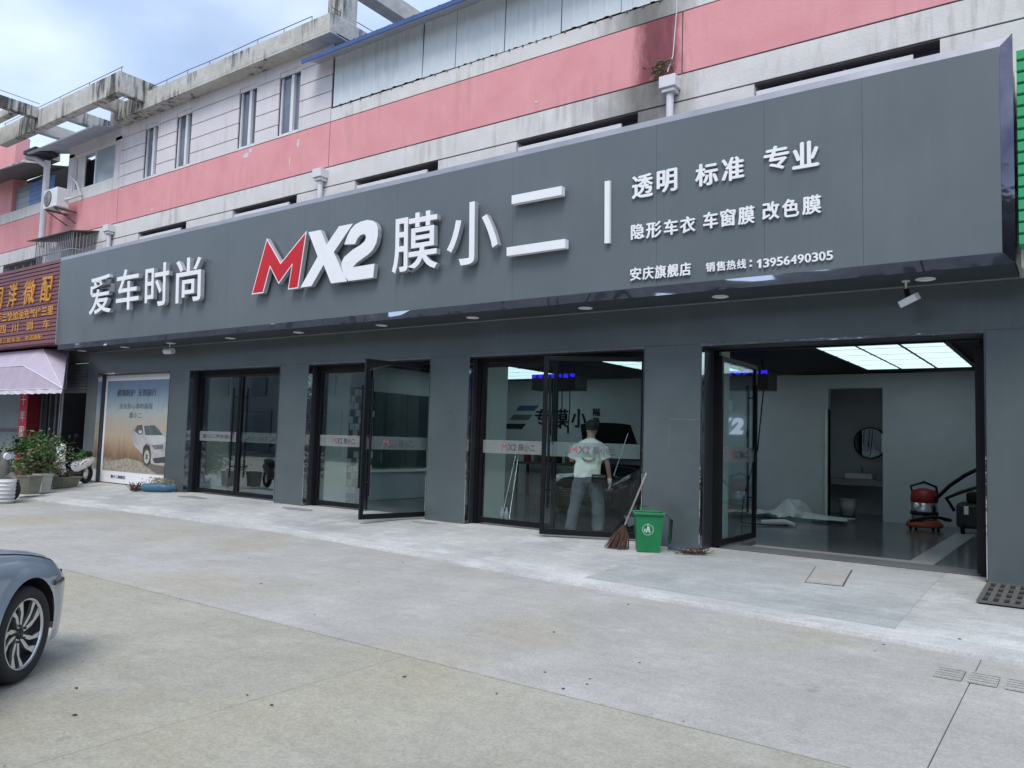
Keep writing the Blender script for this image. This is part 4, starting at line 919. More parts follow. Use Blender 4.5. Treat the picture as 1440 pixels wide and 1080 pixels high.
# ------------------------------------------------------------------ cars
def lerp_tab(t, x):
    if x <= t[0][0]: return t[0][1]
    for (a, b), (c, d) in zip(t, t[1:]):
        if a <= x <= c:
            u = (x-a)/(c-a); u = u*u*(3-2*u) if False else u; return b+(d-b)*u
    return t[-1][1]
def car(loc, rz, paint, label, hood_open=False):
    """x forward, front axle at x=0, z=0 on the ground"""
    c_ = thing('car', loc, label, 'car', rz=rz)
    HW = [(-3.65, .62), (-3.5, .74), (-3.1, .85), (-2.7, .88), (-1.5, .90), (0, .895), (.3, .885), (.5, .86), (.65, .81), (.78, .72), (.86, .58), (.90, .42)]
    ZS = [(-3.65, .80), (-3.5, .92), (-2.7, .96), (-1.2, .93), (-.7, .90), (0, .815), (.35, .745), (.6, .68), (.78, .61), (.86, .55), (.90, .50)]
    ZC = [(-3.65, .84), (-3.5, 1.0), (-2.7, 1.05), (-1.2, 1.03), (-.9, 1.0), (-.3, .955), (.2, .88), (.5, .80), (.7, .72), (.82, .63), (.90, .52)]
    RA = .375
    xs_ = sorted(set([round(-3.65+i*.05, 3) for i in range(92) if -3.65+i*.05 <= .90] + [-.375, .375, -3.075, -2.325, -.36, .36, -.33, .33]))
    def zl(x):
        z = .20 if -2.2 < x < -.5 else .24
        if x > .36: z = .17
        for cx in (0, -2.7):
            d = abs(x-cx)
            if d <= RA: z = max(z, .32+math.sqrt(max(0, RA*RA-d*d)))
        return z
    ns, ntp = 12, 10; full = []
    for x in xs_:
        w, s, cz = lerp_tab(HW, x), lerp_tab(ZS, x), lerp_tab(ZC, x); lo = zl(x); col_ = []
        for k in range(ns+1):
            z = lo+(s-lo)*k/ns
            y = w*(1-.045*abs((z-.50)/.40)**2.2)
            d = min(abs(x), abs(x+2.7))
            flare = max(0, 1-abs(math.hypot(min(x, x) if abs(x) < 1 else x+2.7, z-.32)-RA)/.07)*.016
            crease = .012*math.exp(-((z-(s-.10))/.025)**2)
            if z > s-.10: y -= .05*((z-(s-.10))/.10)**2
            col_.append((x, y+flare+crease*.5, z))
        y0 = col_[-1][1]
        for k in range(1, ntp+1):
            t = k/ntp; a = t*math.pi/2; yy = y0*math.cos(a)**.85 if k < ntp else 0
            zz_ = s+(cz-s)*math.sin(a)**.8 + .018*math.exp(-((t-.30)/.05)**2)*(1 if x < .6 else 0)
            col_.append((x, yy, zz_))
        full.append(col_)
    for side in (1, -1):
        b = LMB(); n = ns+ntp+1
        vs = [(p[0], p[1]*side, p[2]) for cc in full for p in cc]
        b.add(vs, [(i*n+j, i*n+j+1, (i+1)*n+j+1, (i+1)*n+j) for i in range(len(full)-1) for j in range(n-1)], True)
        cc = full[-1]; b.add([(p[0], p[1]*side, p[2]) for p in cc]+[(.925, 0, .52), (.925, 0, .2)], [(k, k+1, len(cc)) for k in range(n-1)]+[(0, len(cc), len(cc)+1)], True)
        # arch inner lip
        for cx in (0, -2.7):
            pts = [(cx+RA*math.cos(a), .32+RA*math.sin(a)) for a in [math.pi*k/20 for k in range(21)]]
            o1 = len(b.v)
            vv = []
            for (ax, az_) in pts: vv += [(ax, side*(.885), az_), (ax, side*.60, az_)]
            b.m = 1; b.add(vv, [(2*k, 2*k+1, 2*k+3, 2*k+2) for k in range(20)], True); b.m = 0
        b.build('body', [paint, 'plasticblack'], c_)
    LMB().box(-3.5, .75, -.62, .62, .18, .60).build('chassis', 'plasticblack', c_)
    # greenhouse
    prof = [(-3.0, 1.04), (-2.2, 1.38), (-1.6, 1.42), (-1.1, 1.36), (-.55, .99)]
    b = LMB(); vs = []
    for x, z in prof: vs += [(x, -.62 if z > 1.1 else -.78, z), (x, .62 if z > 1.1 else .78, z)]
    for x in (-3.0, -2.2, -1.6, -1.1, -.60): vs += [(x, -.80, .94), (x, .80, .94)]
    b.add(vs, [(2*i, 2*i+2, 2*i+3, 2*i+1) for i in range(4)]+[(2*i, 10+2*i, 12+2*i, 2*i+2) for i in range(4)]+[(2*i+1, 2*i+3, 13+2*i, 11+2*i) for i in range(4)], False)
    gh = b.build('windows', 'winglass', c_)
    LMB().add([(-2.3, -.60, 1.385), (-2.3, .60, 1.385), (-1.6, -.63, 1.435), (-1.6, .63, 1.435), (-1.12, -.60, 1.375), (-1.12, .60, 1.375)], [(0, 2, 3, 1), (2, 4, 5, 3)]).build('roof', paint, c_)
    # bonnet shut line
    for side in (1, -1):
        pts = []
        for cc in full:
            if -.85 < cc[0][0] < .74: p = cc[ns+2]; pts.append((p[0], p[1]*side, p[2]+.0015))
        LMB().tube(pts, .005, 5).build('bonnet_gap', 'black', c_)
        LMB().tube([(x, side*y, z) for x, y, z in ((.36, .880, .60), (.43, .877, .60), (.50, .862, .60))], [.018, .026, .022], 8).build('side_marker', 'lens', c_)
        LMB().add([(.70, side*.760, .645), (.86, side*.53, .575), (.87, side*.55, .52), (.69, side*.775, .58)], [(0, 1, 2, 3)]).build('headlight', 'lens', c_)
    for cx in (0, -2.7):
        for side in (1, -1):
            wy_ = side*.79
            b = LMB().lathe([(.235, -.095*side), (.30, -.105*side), (.318, -.07*side), (.322, 0), (.318, .07*side), (.30, .105*side), (.268, .108*side), (.235, .092*side), (.228, .07*side)], (cx, wy_, .322), 48, 'y')
            wh = b.build('wheel', 'rubber', c_)
            LMB().lathe([(.232, .075*side), (.222, .05*side), (.20, -.06*side), (.001, -.06*side)], (cx, wy_, .322), 40, 'y').build('rim_barrel', 'rimdark', wh)
            LMB().lathe([(.236, .095*side), (.229, .098*side), (.221, .082*side)], (cx, wy_, .322), 48, 'y').build('rim_edge', 'rim', wh)
            LMB().lathe([(.001, .072*side), (.030, .072*side), (.034, .05*side)], (cx, wy_, .322), 20, 'y').build('hub_cap', 'rimdark', wh)
            yf = wy_+.070*side
            for k in range(5):
                a0 = 2*math.pi*k/5+.3
                def P(r, a, dy=0): return (cx+r*math.cos(a0+a), yf+dy*side, .322+r*math.sin(a0+a)*1)
                for sp_, (wd, of) in enumerate(((.085, 0), (.060, .50))):
                    inner = [P(.035, of-.45, -.012), P(.035, of+.35, -.012)]
                    A = [P(.04, of-.35, -.01), P(.13, of-.10+.0, .0), P(.224, of+.12, .012), P(.224, of+.12+wd*3.0, .012), P(.15, of+.06+wd, .002), P(.04, of+.15, -.01)]
                    B = [(p[0], p[1]-.02*side, p[2]) for p in A]; nA = 6
                    b = LMB().add(A+B, [tuple(range(nA)), tuple(range(2*nA-1, nA-1, -1))]+[(i, i+nA, (i+1) % nA+nA, (i+1) % nA) for i in range(nA)])
                    b.build('spoke', 'rim', wh)
                wb = LMB().lathe([(.001, .077*side), (.008, .077*side), (.009, .06*side)], (cx+.055*math.cos(a0+.2), wy_, .322+.055*math.sin(a0+.2)), 8, 'y'); wb.build('wheel_bolt', 'rimdark', wh)
    if hood_open:
        b = LMB(); vs = []
        for i in range(7):
            for j in range(9):
                u = i/6; y = (-1+2*j/8)*(.68-.12*u); x = -.75+.55*u; z = .98+1.02*u*.78; z += .06*(1-(y/.7)**2)
                vs.append((x, y, z))
        b.add(vs, [(i*9+j, i*9+j+1, (i+1)*9+j+1, (i+1)*9+j) for i in range(6) for j in range(8)], True)
        b.add([(x-.03, y, z+.02) for x, y, z in vs], [(i*9+j, i*9+j+1, (i+1)*9+j+1, (i+1)*9+j) for i in range(6) for j in range(8)], True)
        b.build('open_bonnet', paint, c_, recalc=False)
        LMB().tube([(.5, .5, .75), (-.25, .5, 1.65)], .01, 6).build('bonnet_stay', 'silver', c_)
    b = LMB().box(.84, .93, -.40, .40, .34, .50); b.build('grille', 'plasticblack', c_, bevel=.01)
    for k in range(3): LMB().box(.925, .94, -.38, .38, .37+k*.045, .378+k*.045).build('grille_bar', 'silver', c_)
    return c_
CAR1 = car((-5.90, -8.63, ROAD), R(129), 'paint', 'blue grey car at the left edge, its front wing and alloy wheel in view')
CAR1.scale = (.9, .9, .9)
car((-8.05, 3.9, 0), R(-84), 'blackpaint', 'black car inside the workshop with its bonnet raised', hood_open=True)

# ------------------------------------------------------------------ person
def skin_mesh(name, pts, edges, m_, parent, sub=2, root=0):
    me = bpy.data.meshes.new(name); me.from_pydata([p[0] for p in pts], edges, [])
    o = bpy.data.objects.new(name, me); COL.objects.link(o); o.parent = parent
    md = o.modifiers.new('skin', 'SKIN'); md.use_smooth_shade = True
    sv = me.skin_vertices[0].data
    for i, p in enumerate(pts):
        r = p[1]; sv[i].radius = r if isinstance(r, tuple) else (r, r); sv[i].use_root = (i == root)
    s = o.modifiers.new('sub', 'SUBSURF'); s.levels = sub; s.render_levels = sub
    me.materials.append(M[m_]); return o
pe = thing('person', (-6.36, .50, 0), 'person in white T-shirt, grey jeans and black cap, back turned, standing behind half open door', 'person', rz=R(30))
# local: x right (as seen from the street), y away from the street, z up
def chain(lst, start, rad):
    pts = []; ed = []
    for p, r in zip(lst, rad): pts.append((p, r))
    return pts
pe.scale = (1.07, 1.05, 1.0)
bp = []; be = []
def add(p, r, par_=None):
    bp.append((p, r)); i = len(bp)-1
    if par_ is not None: be.append((par_, i))
    return i
pel = add((0, 0, .95), (.13, .10)); wa_ = add((.01, .0, 1.10), (.115, .085), pel); chs = add((.025, .0, 1.27), (.12, .08), wa_); nk0 = add((.035, .0, 1.40), (.07, .06), chs)
nk = add((.04, .01, 1.50), (.052, .055), nk0); hd0 = add((.045, .025, 1.58), (.068, .08), nk); hd1 = add((.05, .035, 1.655), (.078, .095), hd0); hd2 = add((.052, .03, 1.72), (.06, .075), hd1)
nose = add((.055, .135, 1.625), (.014, .014), hd1)
ear = add((.130, .03, 1.64), (.014, .02), hd1); ear2 = add((-.030, .03, 1.64), (.014, .02), hd1)
# right arm hanging (outer right), slightly away
sR = add((.175, .0, 1.375), (.045, .045), nk0); eR = add((.285, -.01, 1.13), (.043, .043), sR); wR = add((.325, .05, .885), (.028, .032), eR); pR = add((.332, .07, .81), (.022, .04), wR)
for k, (dx, dy, l) in enumerate([(0, .032, .068), (.004, .011, .076), (.004, -.011, .072), (0, -.03, .058)]):
    f0 = add((.334+dx, .07+dy, .765), .0095, pR); f1 = add((.328+dx, .078+dy, .765-l*.5), .0085, f0); f2 = add((.312+dx, .082+dy, .765-l), .0075, f1)
th0 = add((.318, .112, .80), .011, pR); th1 = add((.312, .128, .765), .0095, th0)
# left arm bent forward to work in front
sL = add((-.120, .0, 1.375), (.045, .045), nk0); eL = add((-.245, .05, 1.14), (.043, .043), sL); wL = add((-.20, .28, 1.12), (.028, .030), eL); pL = add((-.185, .355, 1.13), (.040, .022), wL)
for k, dx in enumerate((-.03, -.01, .01, .03)):
    f0 = add((-.185+dx, .40, 1.13), .0095, pL); f1 = add((-.183+dx, .435, 1.118), .0085, f0); f2 = add((-.180+dx, .45, 1.09), .0075, f1)
th0 = add((-.145, .37, 1.12), .011, pL); th1 = add((-.125, .40, 1.10), .0095, th0)
# legs
for s, kx, ax in ((-1, -.165, -.235), (1, .165, .175)):
    hp = add((s*.095, 0, .88), (.095, .10), pel); kn = add((kx, .02, .48), (.058, .062), hp); an = add((ax, -.01, .09), (.038, .042), kn); to = add((ax+s*.02, .13, .035), (.042, .028), an)
skin_mesh('body', bp, be, 'skin', pe, 2)
# clothes: lofted rings around the body
def loft(b, rings, n=20, cap0=False, cap1=False, wr=0.0, seed=1):
    """rings: (centre, rx, ry, axis) ; axis = direction of the limb"""
    rnd = random.Random(seed); vs = []
    ph = [rnd.uniform(0, 6.3) for _ in range(4)]
    for i, (c, rx, ry, ax) in enumerate(rings):
        ax = Vector(ax).normalized(); yv = Vector((0, 1, 0)); xv = yv.cross(ax).normalized(); yv = ax.cross(xv).normalized()
        for k in range(n):
            t = 2*math.pi*k/n; w = 1+wr*(math.sin(3*t+ph[0]+i*1.7)+.6*math.sin(7*t+ph[1]-i*2.3))
            vs.append(Vector(c)+xv*rx*w*math.cos(t)+yv*ry*w*math.sin(t))
    b.add(vs, [(i*n+k, i*n+(k+1) % n, (i+1)*n+(k+1) % n, (i+1)*n+k) for i in range(len(rings)-1) for k in range(n)], True)
    if cap0: b.add(vs[:n], [tuple(range(n))])
    if cap1: b.add(vs[-n:], [tuple(range(n))])
def cloth(b, name, m_):
    o = b.build(name, m_, pe); md = o.modifiers.new('remesh', 'REMESH'); md.mode = 'VOXEL'; md.voxel_size = .013; md.use_smooth_shade = True; sm = o.modifiers.new('smooth', 'SMOOTH'); sm.factor = .5; sm.iterations = 4
    tx = bpy.data.textures.new(name+'_folds', 'MARBLE'); tx.noise_scale = .16; tx.turbulence = 9; dm = o.modifiers.new('folds', 'DISPLACE'); dm.texture = tx; dm.texture_coords = 'LOCAL'; dm.strength = .015; dm.mid_level = .5
    return o
Z = (0, 0, 1)
b = LMB()
loft(b, [((0, -.01, .862), .196, .138, Z), ((0, -.008, .90), .202, .145, Z), ((.004, -.005, 1.0), .198, .142, Z), ((.01, 0, 1.10), .194, .140, Z), ((.018, .0, 1.20), .203, .142, Z), ((.026, 0, 1.30), .215, .138, Z), ((.03, 0, 1.37), .218, .122, Z), ((.034, 0, 1.42), .190, .105, Z), ((.036, .0, 1.455), .135, .088, Z), ((.038, .0, 1.485), .075, .072, Z), ((.04, .003, 1.50), .062, .064, Z)], 28, cap0=True, cap1=True, wr=.03, seed=3)
def sleeve(p0, p1, p2, sd):
    d0 = Vector(p1)-Vector(p0); d1 = Vector(p2)-Vector(p1); P = Vector
    rr = [(P(p0), .080, .080, d0), (P(p0).lerp(P(p1), .5), .086, .082, d0), (P(p1), .086, .082, d0+d1), (P(p1).lerp(P(p2), .6), .088, .082, d1), (P(p2), .090, .084, d1), (P(p2)+d1.normalized()*-.01, .080, .074, d1)]
    loft(b, rr, 18, True, True, wr=.03, seed=sd)
sleeve((.12, 0, 1.375), (.215, -.003, 1.315), (.268, -.008, 1.155), 5)
sleeve((-.07, 0, 1.375), (-.160, .005, 1.315), (-.228, .03, 1.165), 6)
cloth(b, 'tshirt', 'tshirt')
b = LMB()
loft(b, [((0, -.005, .975), .160, .118, Z), ((0, -.008, .93), .172, .130, Z), ((0, -.012, .87), .184, .142, Z), ((0, -.01, .80), .180, .136, Z), ((0, -.005, .765), .12, .09, Z)], 28, True, True, wr=.012)
for sg_, kx, ax_ in ((-1, -.165, -.235), (1, .165, .175)):
    h = Vector((sg_*.088, -.008, .86)); k_ = Vector((kx, .012, .47)); a_ = Vector((ax_, -.01, .035)); d1 = h-k_; d2 = k_-a_
    loft(b, [(h, .098, .125, d1), (h.lerp(k_, .25), .108, .122, d1), (h.lerp(k_, .5), .102, .112, d1), (h.lerp(k_, .75), .094, .102, d1), (k_, .090, .098, d1+d2), (k_.lerp(a_, .15), .094, .098, d2), (k_.lerp(a_, .35), .092, .10, d2), (k_.lerp(a_, .6), .090, .096, d2), (k_.lerp(a_, .82), .092, .096, d2), (k_.lerp(a_, .93), .096, .10, d2), (a_, .090, .096, d2)], 22, True, True, wr=.032, seed=8+sg_)
cloth(b, 'jeans', 'denim')
skin_mesh('shoe', [((-.24, -.04, .045), (.055, .04)), ((-.25, .10, .04), (.052, .034)), ((-.26, .18, .03), (.04, .022))], [(0, 1), (1, 2)], 'shoe', pe)
skin_mesh('shoe', [((.18, -.04, .045), (.055, .04)), ((.20, .10, .04), (.052, .034)), ((.21, .18, .03), (.04, .022))], [(0, 1), (1, 2)], 'shoe', pe)
# hair and cap
b = LMB(); vs = []; fs_ = []
for i in range(9):
    ph = math.pi*.5*i/8*1.25
    for j in range(20):
        th = 2*math.pi*j/20; rr = math.sin(min(ph, math.pi)); vs.append((.052+.096*rr*math.cos(th), .025+.112*rr*math.sin(th), 1.665+.115*math.cos(ph)))
for i in range(8):
    for j in range(20): fs_.append((i*20+j, i*20+(j+1) % 20, (i+1)*20+(j+1) % 20, (i+1)*20+j))
b.add(vs, fs_, True); b.build('hair', 'hair', pe)
b = LMB(); vs = []; fs_ = []
for i in range(6):
    ph = math.pi*.5*i/5
    for j in range(20):
        th = 2*math.pi*j/20; rr = math.sin(ph); vs.append((.052+.104*rr*math.cos(th), .025+.120*rr*math.sin(th), 1.69+.105*math.cos(ph)))
for i in range(5):
    for j in range(20): fs_.append((i*20+j, i*20+(j+1) % 20, (i+1)*20+(j+1) % 20, (i+1)*20+j))
b.add(vs, fs_, True); b.add([(-.03, .13, 1.69), (.135, .13, 1.69), (.12, .22, 1.67), (-.015, .22, 1.67)], [(0, 1, 2, 3)]); b.build('cap', 'hair', pe)
# glove over the right hand
gp_ = [((.325, .05, .885), (.036, .04)), ((.334, .07, .81), (.030, .050))]; ge = [(0, 1)]
for k, (dx, dy, l) in enumerate([(0, .034, .072), (.004, .012, .082), (.004, -.012, .078), (0, -.034, .062)]):
    n0 = len(gp_); gp_ += [((.334+dx, .07+dy, .765), (.0125, .0125)), ((.328+dx, .078+dy, .765-l*.5), (.0115, .0115)), ((.312+dx, .082+dy, .760-l), (.0105, .0105))]; ge += [(1, n0), (n0, n0+1), (n0+1, n0+2)]
n0 = len(gp_); gp_ += [((.318, .116, .80), (.014, .014)), ((.312, .134, .762), (.0125, .0125))]; ge += [(1, n0), (n0, n0+1)]
skin_mesh('glove', gp_, ge, 'glove', pe)
o = LMB().box(.06, .27, -.20, -.13, .80, .93).build('waist_bag', 'black', pe, bevel=.02)
LMB().box(.07, .26, -.203, -.20, .895, .903).build('zip', 'silver', pe)
b = LMB(); n = 24
for k in range(n):
    a = 2*math.pi*k/n; a2 = 2*math.pi*(k+1)/n
    b.add([(.165*math.cos(a), .125*math.sin(a), .93), (.165*math.cos(a2), .125*math.sin(a2), .93), (.165*math.cos(a2), .125*math.sin(a2), .97), (.165*math.cos(a), .125*math.sin(a), .97)], [(0, 1, 2, 3)], True)
b.build('belt', 'black', pe)
# smile print on the back, wrapped on the shirt
def back(a, z): return (a+.02, -.146*math.sqrt(max(0, 1-((a)/.222)**2))-.016, z)
b = LMB()
def arc(cx, cz, r1, r2, a0, a1, w, sq=.8):
    n = 14; vs = []
    for k in range(n+1):
        t = a0+(a1-a0)*k/n; vs += [back(cx+r1*math.cos(t), cz+r1*sq*math.sin(t)), back(cx+(r1-w)*math.cos(t), cz+(r1-w)*sq*math.sin(t))]
    b.add(vs, [(2*k, 2*k+2, 2*k+3, 2*k+1) for k in range(n)])
arc(0, 1.20, .10, 0, math.pi*1.05, math.pi*1.95, .012); arc(0, 1.20, .075, 0, math.pi*1.1, math.pi*1.9, .010); arc(0, 1.21, .115, 0, math.pi*1.0, math.pi*1.35, .010)
for k in range(5): x = -.085+k*.038; arc(x, 1.215, .018, 0, 0, 2*math.pi*(.6+.08*k), .007, 1.2)
b.build('shirt_print', mat('shirt_ink', (.10, .12, .10), .9), pe, recalc=False)

# ------------------------------------------------------------------ things on the apron
# green bin
bn = thing('dustbin', (-4.78, -.55, 0), 'open green plastic dustbin standing at the pillar foot', 'dustbin', rz=R(32))
zb = az(-4.78, -.45); bn.location.z = zb
def frust(b, w0, d0, w1, d1, z0, z1, t=0):
    b.add([(-w0/2, -d0/2, z0), (w0/2, -d0/2, z0), (w0/2, d0/2, z0), (-w0/2, d0/2, z0), (-w1/2, -d1/2, z1), (w1/2, -d1/2, z1), (w1/2, d1/2, z1), (-w1/2, d1/2, z1)], [(0, 1, 5, 4), (1, 2, 6, 5), (2, 3, 7, 6), (3, 0, 4, 7)])
b = LMB(); frust(b, .30, .26, .37, .33, 0, .50); frust(b, .28, .24, .355, .315, .02, .50); b.add([(-.15, -.13, 0), (.15, -.13, 0), (.15, .13, 0), (-.15, .13, 0)], [(0, 1, 2, 3)]); b.add([(-.14, -.12, .03), (.14, -.12, .03), (.14, .12, .03), (-.14, .12, .03)], [(0, 1, 2, 3)])
b.build('tub', 'greenbin', bn, recalc=False)
b = LMB(); b.box(-.21, .21, -.19, -.165, .49, .525).box(-.21, .21, .165, .19, .49, .525).box(-.21, -.18, -.165, .165, .49, .525).box(.18, .21, -.165, .165, .49, .525); b.build('rim', 'greenbin', bn, bevel=.008)
b = LMB(); b.tube([(-.09, .2, .50), (-.09, .215, .58), (.09, .215, .58), (.09, .2, .50)], .011, 8); b.build('lid_hinge', 'greenbin', bn)
b = LMB(); b.add([(.215, -.12, .50), (.215, .12, .50), (.30, .12, .42), (.30, -.12, .42), (.285, -.12, .16), (.285, .12, .16), (.27, -.09, .12), (.27, .09, .12)], [(0, 1, 2, 3), (3, 2, 5, 4), (4, 5, 7, 6)])
b.add([(.215, -.12, .515), (.215, .12, .515), (.315, .12, .43), (.315, -.12, .43), (.30, -.12, .16), (.30, .12, .16), (.28, -.09, .11), (.28, .09, .11)], [(0, 1, 2, 3), (3, 2, 5, 4), (4, 5, 7, 6)]); b.build('hanging_lid', 'greenbin', bn, recalc=False)
b = LMB(); n = 24
def fb(a, z, e=0): return (a-.02, -(.13+.035*z/.5)-.004-e, z)
for r1, r2 in ((.075, .068),):
    b.add([fb(r*math.cos(2*math.pi*k/n), .30+r*math.sin(2*math.pi*k/n)) for k in range(n) for r in (r1, r2)], [(2*k, 2*k+1, (2*k+3) % (2*n), (2*k+2) % (2*n)) for k in range(n)])
b.add([fb(-.03, .26), fb(-.01, .26), fb(.0, .30), fb(.015, .26), fb(.035, .26), fb(.02, .34), fb(-.005, .35)], [(0, 1, 2, 3, 4, 5, 6)])
b.add([fb(.0+.014*math.cos(k), .368+.014*math.sin(k)) for k in (0, 1, 2, 3, 4, 5)], [(0, 1, 2, 3, 4, 5)])
b.add([fb(-.05, .27), fb(-.032, .27), fb(-.03, .31), fb(-.052, .31)], [(0, 1, 2, 3)])
b.build('recycling_mark', 'binlogo', bn, recalc=False)
# broom
br = thing('broom', (-5.12, -.62, 0), 'twig broom with pale handle leaning beside the green dustbin', 'broom')
MB().tube([(-5.15, -.55, .26), (-4.98, -.22, 1.02)], .014, 8).build('handle', 'rendercream', br)
b = MB()
for k in range(130):
    a = random.uniform(-.22, .20); q = random.uniform(-.10, .12)
    b.tube([(-5.15+random.uniform(-.02, .02), -.55+random.uniform(-.02, .02), .30), (-5.17+a*.55, -.60+q*.6, .15), (-5.20+a*.8, -.66+q*.8, az(-5.2, -.68)+random.uniform(0, .03))], random.uniform(.003, .005), 4, False)
b.build('twigs', 'twig', br)
tg = thing('twig_brush', (-4.15, -.42, 0), 'small bundle of brown twigs lying on the apron right of the dustbin', 'brush')
b = MB()
for k in range(130):
    a = random.uniform(0, 6.3); l = random.uniform(.05, .10); cx = -4.18+random.uniform(-.16, .16); cy = -.43+(cx+4.18)*.6+random.uniform(-.03, .03)
    b.tube([(cx, cy, az(cx, cy)+.02), (cx+l*math.cos(a), cy+l*math.sin(a), az(cx, cy)+.005+random.uniform(0, .10))], .0035, 4, False)
b.build('twigs', 'twig', tg)
MB().tube([(-4.62, -.25, .02), (-4.36, -.30, .015)], .018, 8).build('blue_handle', 'bluecloth', tg)
# dark bag behind glass with pale print
t = thing('rubbish_bag', (-5.9, .95, 0), 'dark plastic bag with a pale print behind the half open door', 'bag')
b = MB(); vs = []; n = 16
for i in range(8):
    for j in range(n):
        th = 2*math.pi*j/n; rr = [.17, .20, .20, .18, .15, .10, .06, .09][i]*(1+.12*math.sin(3*th+i)); vs.append((-5.75+rr*math.cos(th), .95+rr*.7*math.sin(th), i*.075))
b.add(vs, [(i*n+j, i*n+(j+1) % n, (i+1)*n+(j+1) % n, (i+1)*n+j) for i in range(7) for j in range(n)], True); b.build('sack', 'plasticblack', t)
b = MB().add([(-5.85, .78, .30), (-5.62, .78, .28), (-5.68, .775, .16), (-5.76, .775, .13)], [(0, 1, 2, 3)]); b.build('print', 'cap', t)
# bottles and poles inside left pane of third doors
t = thing('spray_bottle', (-8.35, .85, 0), 'pair of white spray bottles standing inside beside the glass', 'bottles')
for x in (-8.28, -8.18): MB().lathe([(.001, 0), (.04, 0), (.042, .16), (.016, .20), (.016, .25), (.001, .25)], (x, .85, 0), 12).build('bottle', 'potwhite', t)
b = MB().tube([(-8.25, .8, 0.02), (-8.32, 1.3, 1.25)], .012, 6).tube([(-8.1, .82, .02), (-8.28, 1.3, 1.15)], .012, 6)
tag(b.build('pole', 'silver'), 'thin metal poles leaning against the inner pillar', 'poles')
# blue wrapped bundle with dry twigs
bb = thing('bundle', (-18.0, -.15, 0), 'blue wrapped roll with dried flowers lying before the poster', 'bundle')
def cz_(x, y): return az(x, y)
b = MB(); pts = [(-17.45, -.55), (-17.25, -.42), (-17.0, -.28), (-16.9, -.1), (-16.95, .05)]
pts = [(-17.55, -.52), (-17.3, -.40), (-17.05, -.26), (-16.98, -.08)]
b.tube([(x, y, az(x, y)+.10) for x, y in pts], [.09, .11, .11, .08], 12); b.build('roll', 'bluecloth', bb)
b = MB()
for k in range(110):
    a = random.uniform(0, 6.3); x, y = -17.72+random.uniform(-.12, .12), -.60+random.uniform(-.1, .1)
    b.tube([(x, y, .0), (x+.12*math.cos(a), y+.12*math.sin(a), random.uniform(.0, .22))], .004, 4, False)
b.build('dried_flowers', 'twig', bb)
b = MB()
for k in range(260):
    x, y = -17.35+random.gauss(0, .22), -.25+random.gauss(0, .08); z = .14+random.uniform(0, .16); a = random.uniform(0, 6.3); s = .03
    b.add([(x-s*math.cos(a), y, z), (x, y+s*.4, z+s*.7), (x+s*math.cos(a), y+s*.3, z+.01), (x, y-s*.3, z-s*.5)], [(0, 1, 2, 3)])
b.build('dry_leaves', 'leafdry', bb, recalc=False)

# ------------------------------------------------------------------ left neighbour ground floor
ns_ = thing('neighbour_sign', (-25, -.8, 3.6), 'maroon ribbed steel sign with yellow lettering at the left edge', 'sign')
def nsf(a, b, d): return (a, -.80-d, b)
k = 0; z = 3.62
while z < 5.74:
    b = MB().prism([(0, 0), (.025, .012), (.025, .088), (0, .10)], lambda a, c, d: (d, -.80-a, z+c), -33, -21.74); b.build('ribbed_board', 'maroon', ns_); z += .106
box(-33, -21.72, -.79, -.1, 3.6, 5.76).build('sign_box', 'maroon', ns_)
box(-33, -21.72, -.84, -.74, 5.745, 5.78).build('sign_trim', 'maroon', ns_)
for c, x0, x1 in (('润', -25.75, -25.15), ('洋', -24.75, -24.20), ('微', -23.78, -23.10), ('配', -22.72, -22.12)):
    text(c, lambda a, b, d: (a+(b-4.9)*.12, -.83-d, b), x0, x1, 4.75, 5.42, 0, .03, 'gold', None, ns_, off=0, bold=.014)
text('轮胎二手三轮加油充气往三里', nsf, -26.5, -21.95, 4.36, 4.62, .03, .04, 'gold', None, ns_, 'line_of_text', off=.02)
for c, x0 in (('四', -25.2), ('川', -24.4), ('调', -23.5), ('车', -22.5)): text(c, nsf, x0, x0+.42, 4.02, 4.26, .03, .04, 'gold', None, ns_, off=0, bold=.014)
text('维修三轮车加', nsf, -25.5, -23.8, 3.74, 3.88, .03, .04, 'gold', None, ns_, 'line_of_text'); text('电话微配', nsf, -23.5, -22.5, 3.74, 3.88, .03, .04, 'gold', None, ns_, 'line_of_text')
# awning
aw = thing('awning', (-24.5, -1, 2.5), 'faded lilac fabric awning under the maroon sign', 'awning')
AX0, AX1, AX2, AZ0, AZ1, AZ2 = -22.94, -23.19, -20.76, 3.52, 3.04, 2.38
A0, A1, A2 = (-.60, AZ0), (-.95, AZ1), (-1.0, AZ2)
b = MB(); nx = 24; vs = []
for i in range(nx+1):
    t = i/nx; sag = -.04*math.sin(t*18)**2
    for (pt, xe) in ((A0, AX0), (A1, AX1), (A2, AX2)): vs.append((-33+(xe+33)*t, pt[0], pt[1]+(sag if pt is A1 else 0)))
b.add(vs, [f for i in range(nx) for f in ((3*i, 3*i+3, 3*i+4, 3*i+1), (3*i+1, 3*i+4, 3*i+5, 3*i+2))], False); b.build('canopy', 'awning', aw, recalc=False)
P0, P1, P2, P3, P4 = (AX0, -.60, AZ0), (AX1, -.95, AZ1), (AX2, -1.0, AZ2), (-22.68, -.05, 2.46), (-22.72, -.05, 3.56)
MB().quad((-33, -.60, AZ0), P0, P4, (-33, -.05, 3.56)).build('top_cloth', 'awning', aw)
b = MB().add([P0, P1, P2, P3, P4], [(0, 1, 2), (0, 2, 4), (2, 3, 4)]); b.build('side_gore', 'awning', aw)
b = MB(); n = 90; vs = []
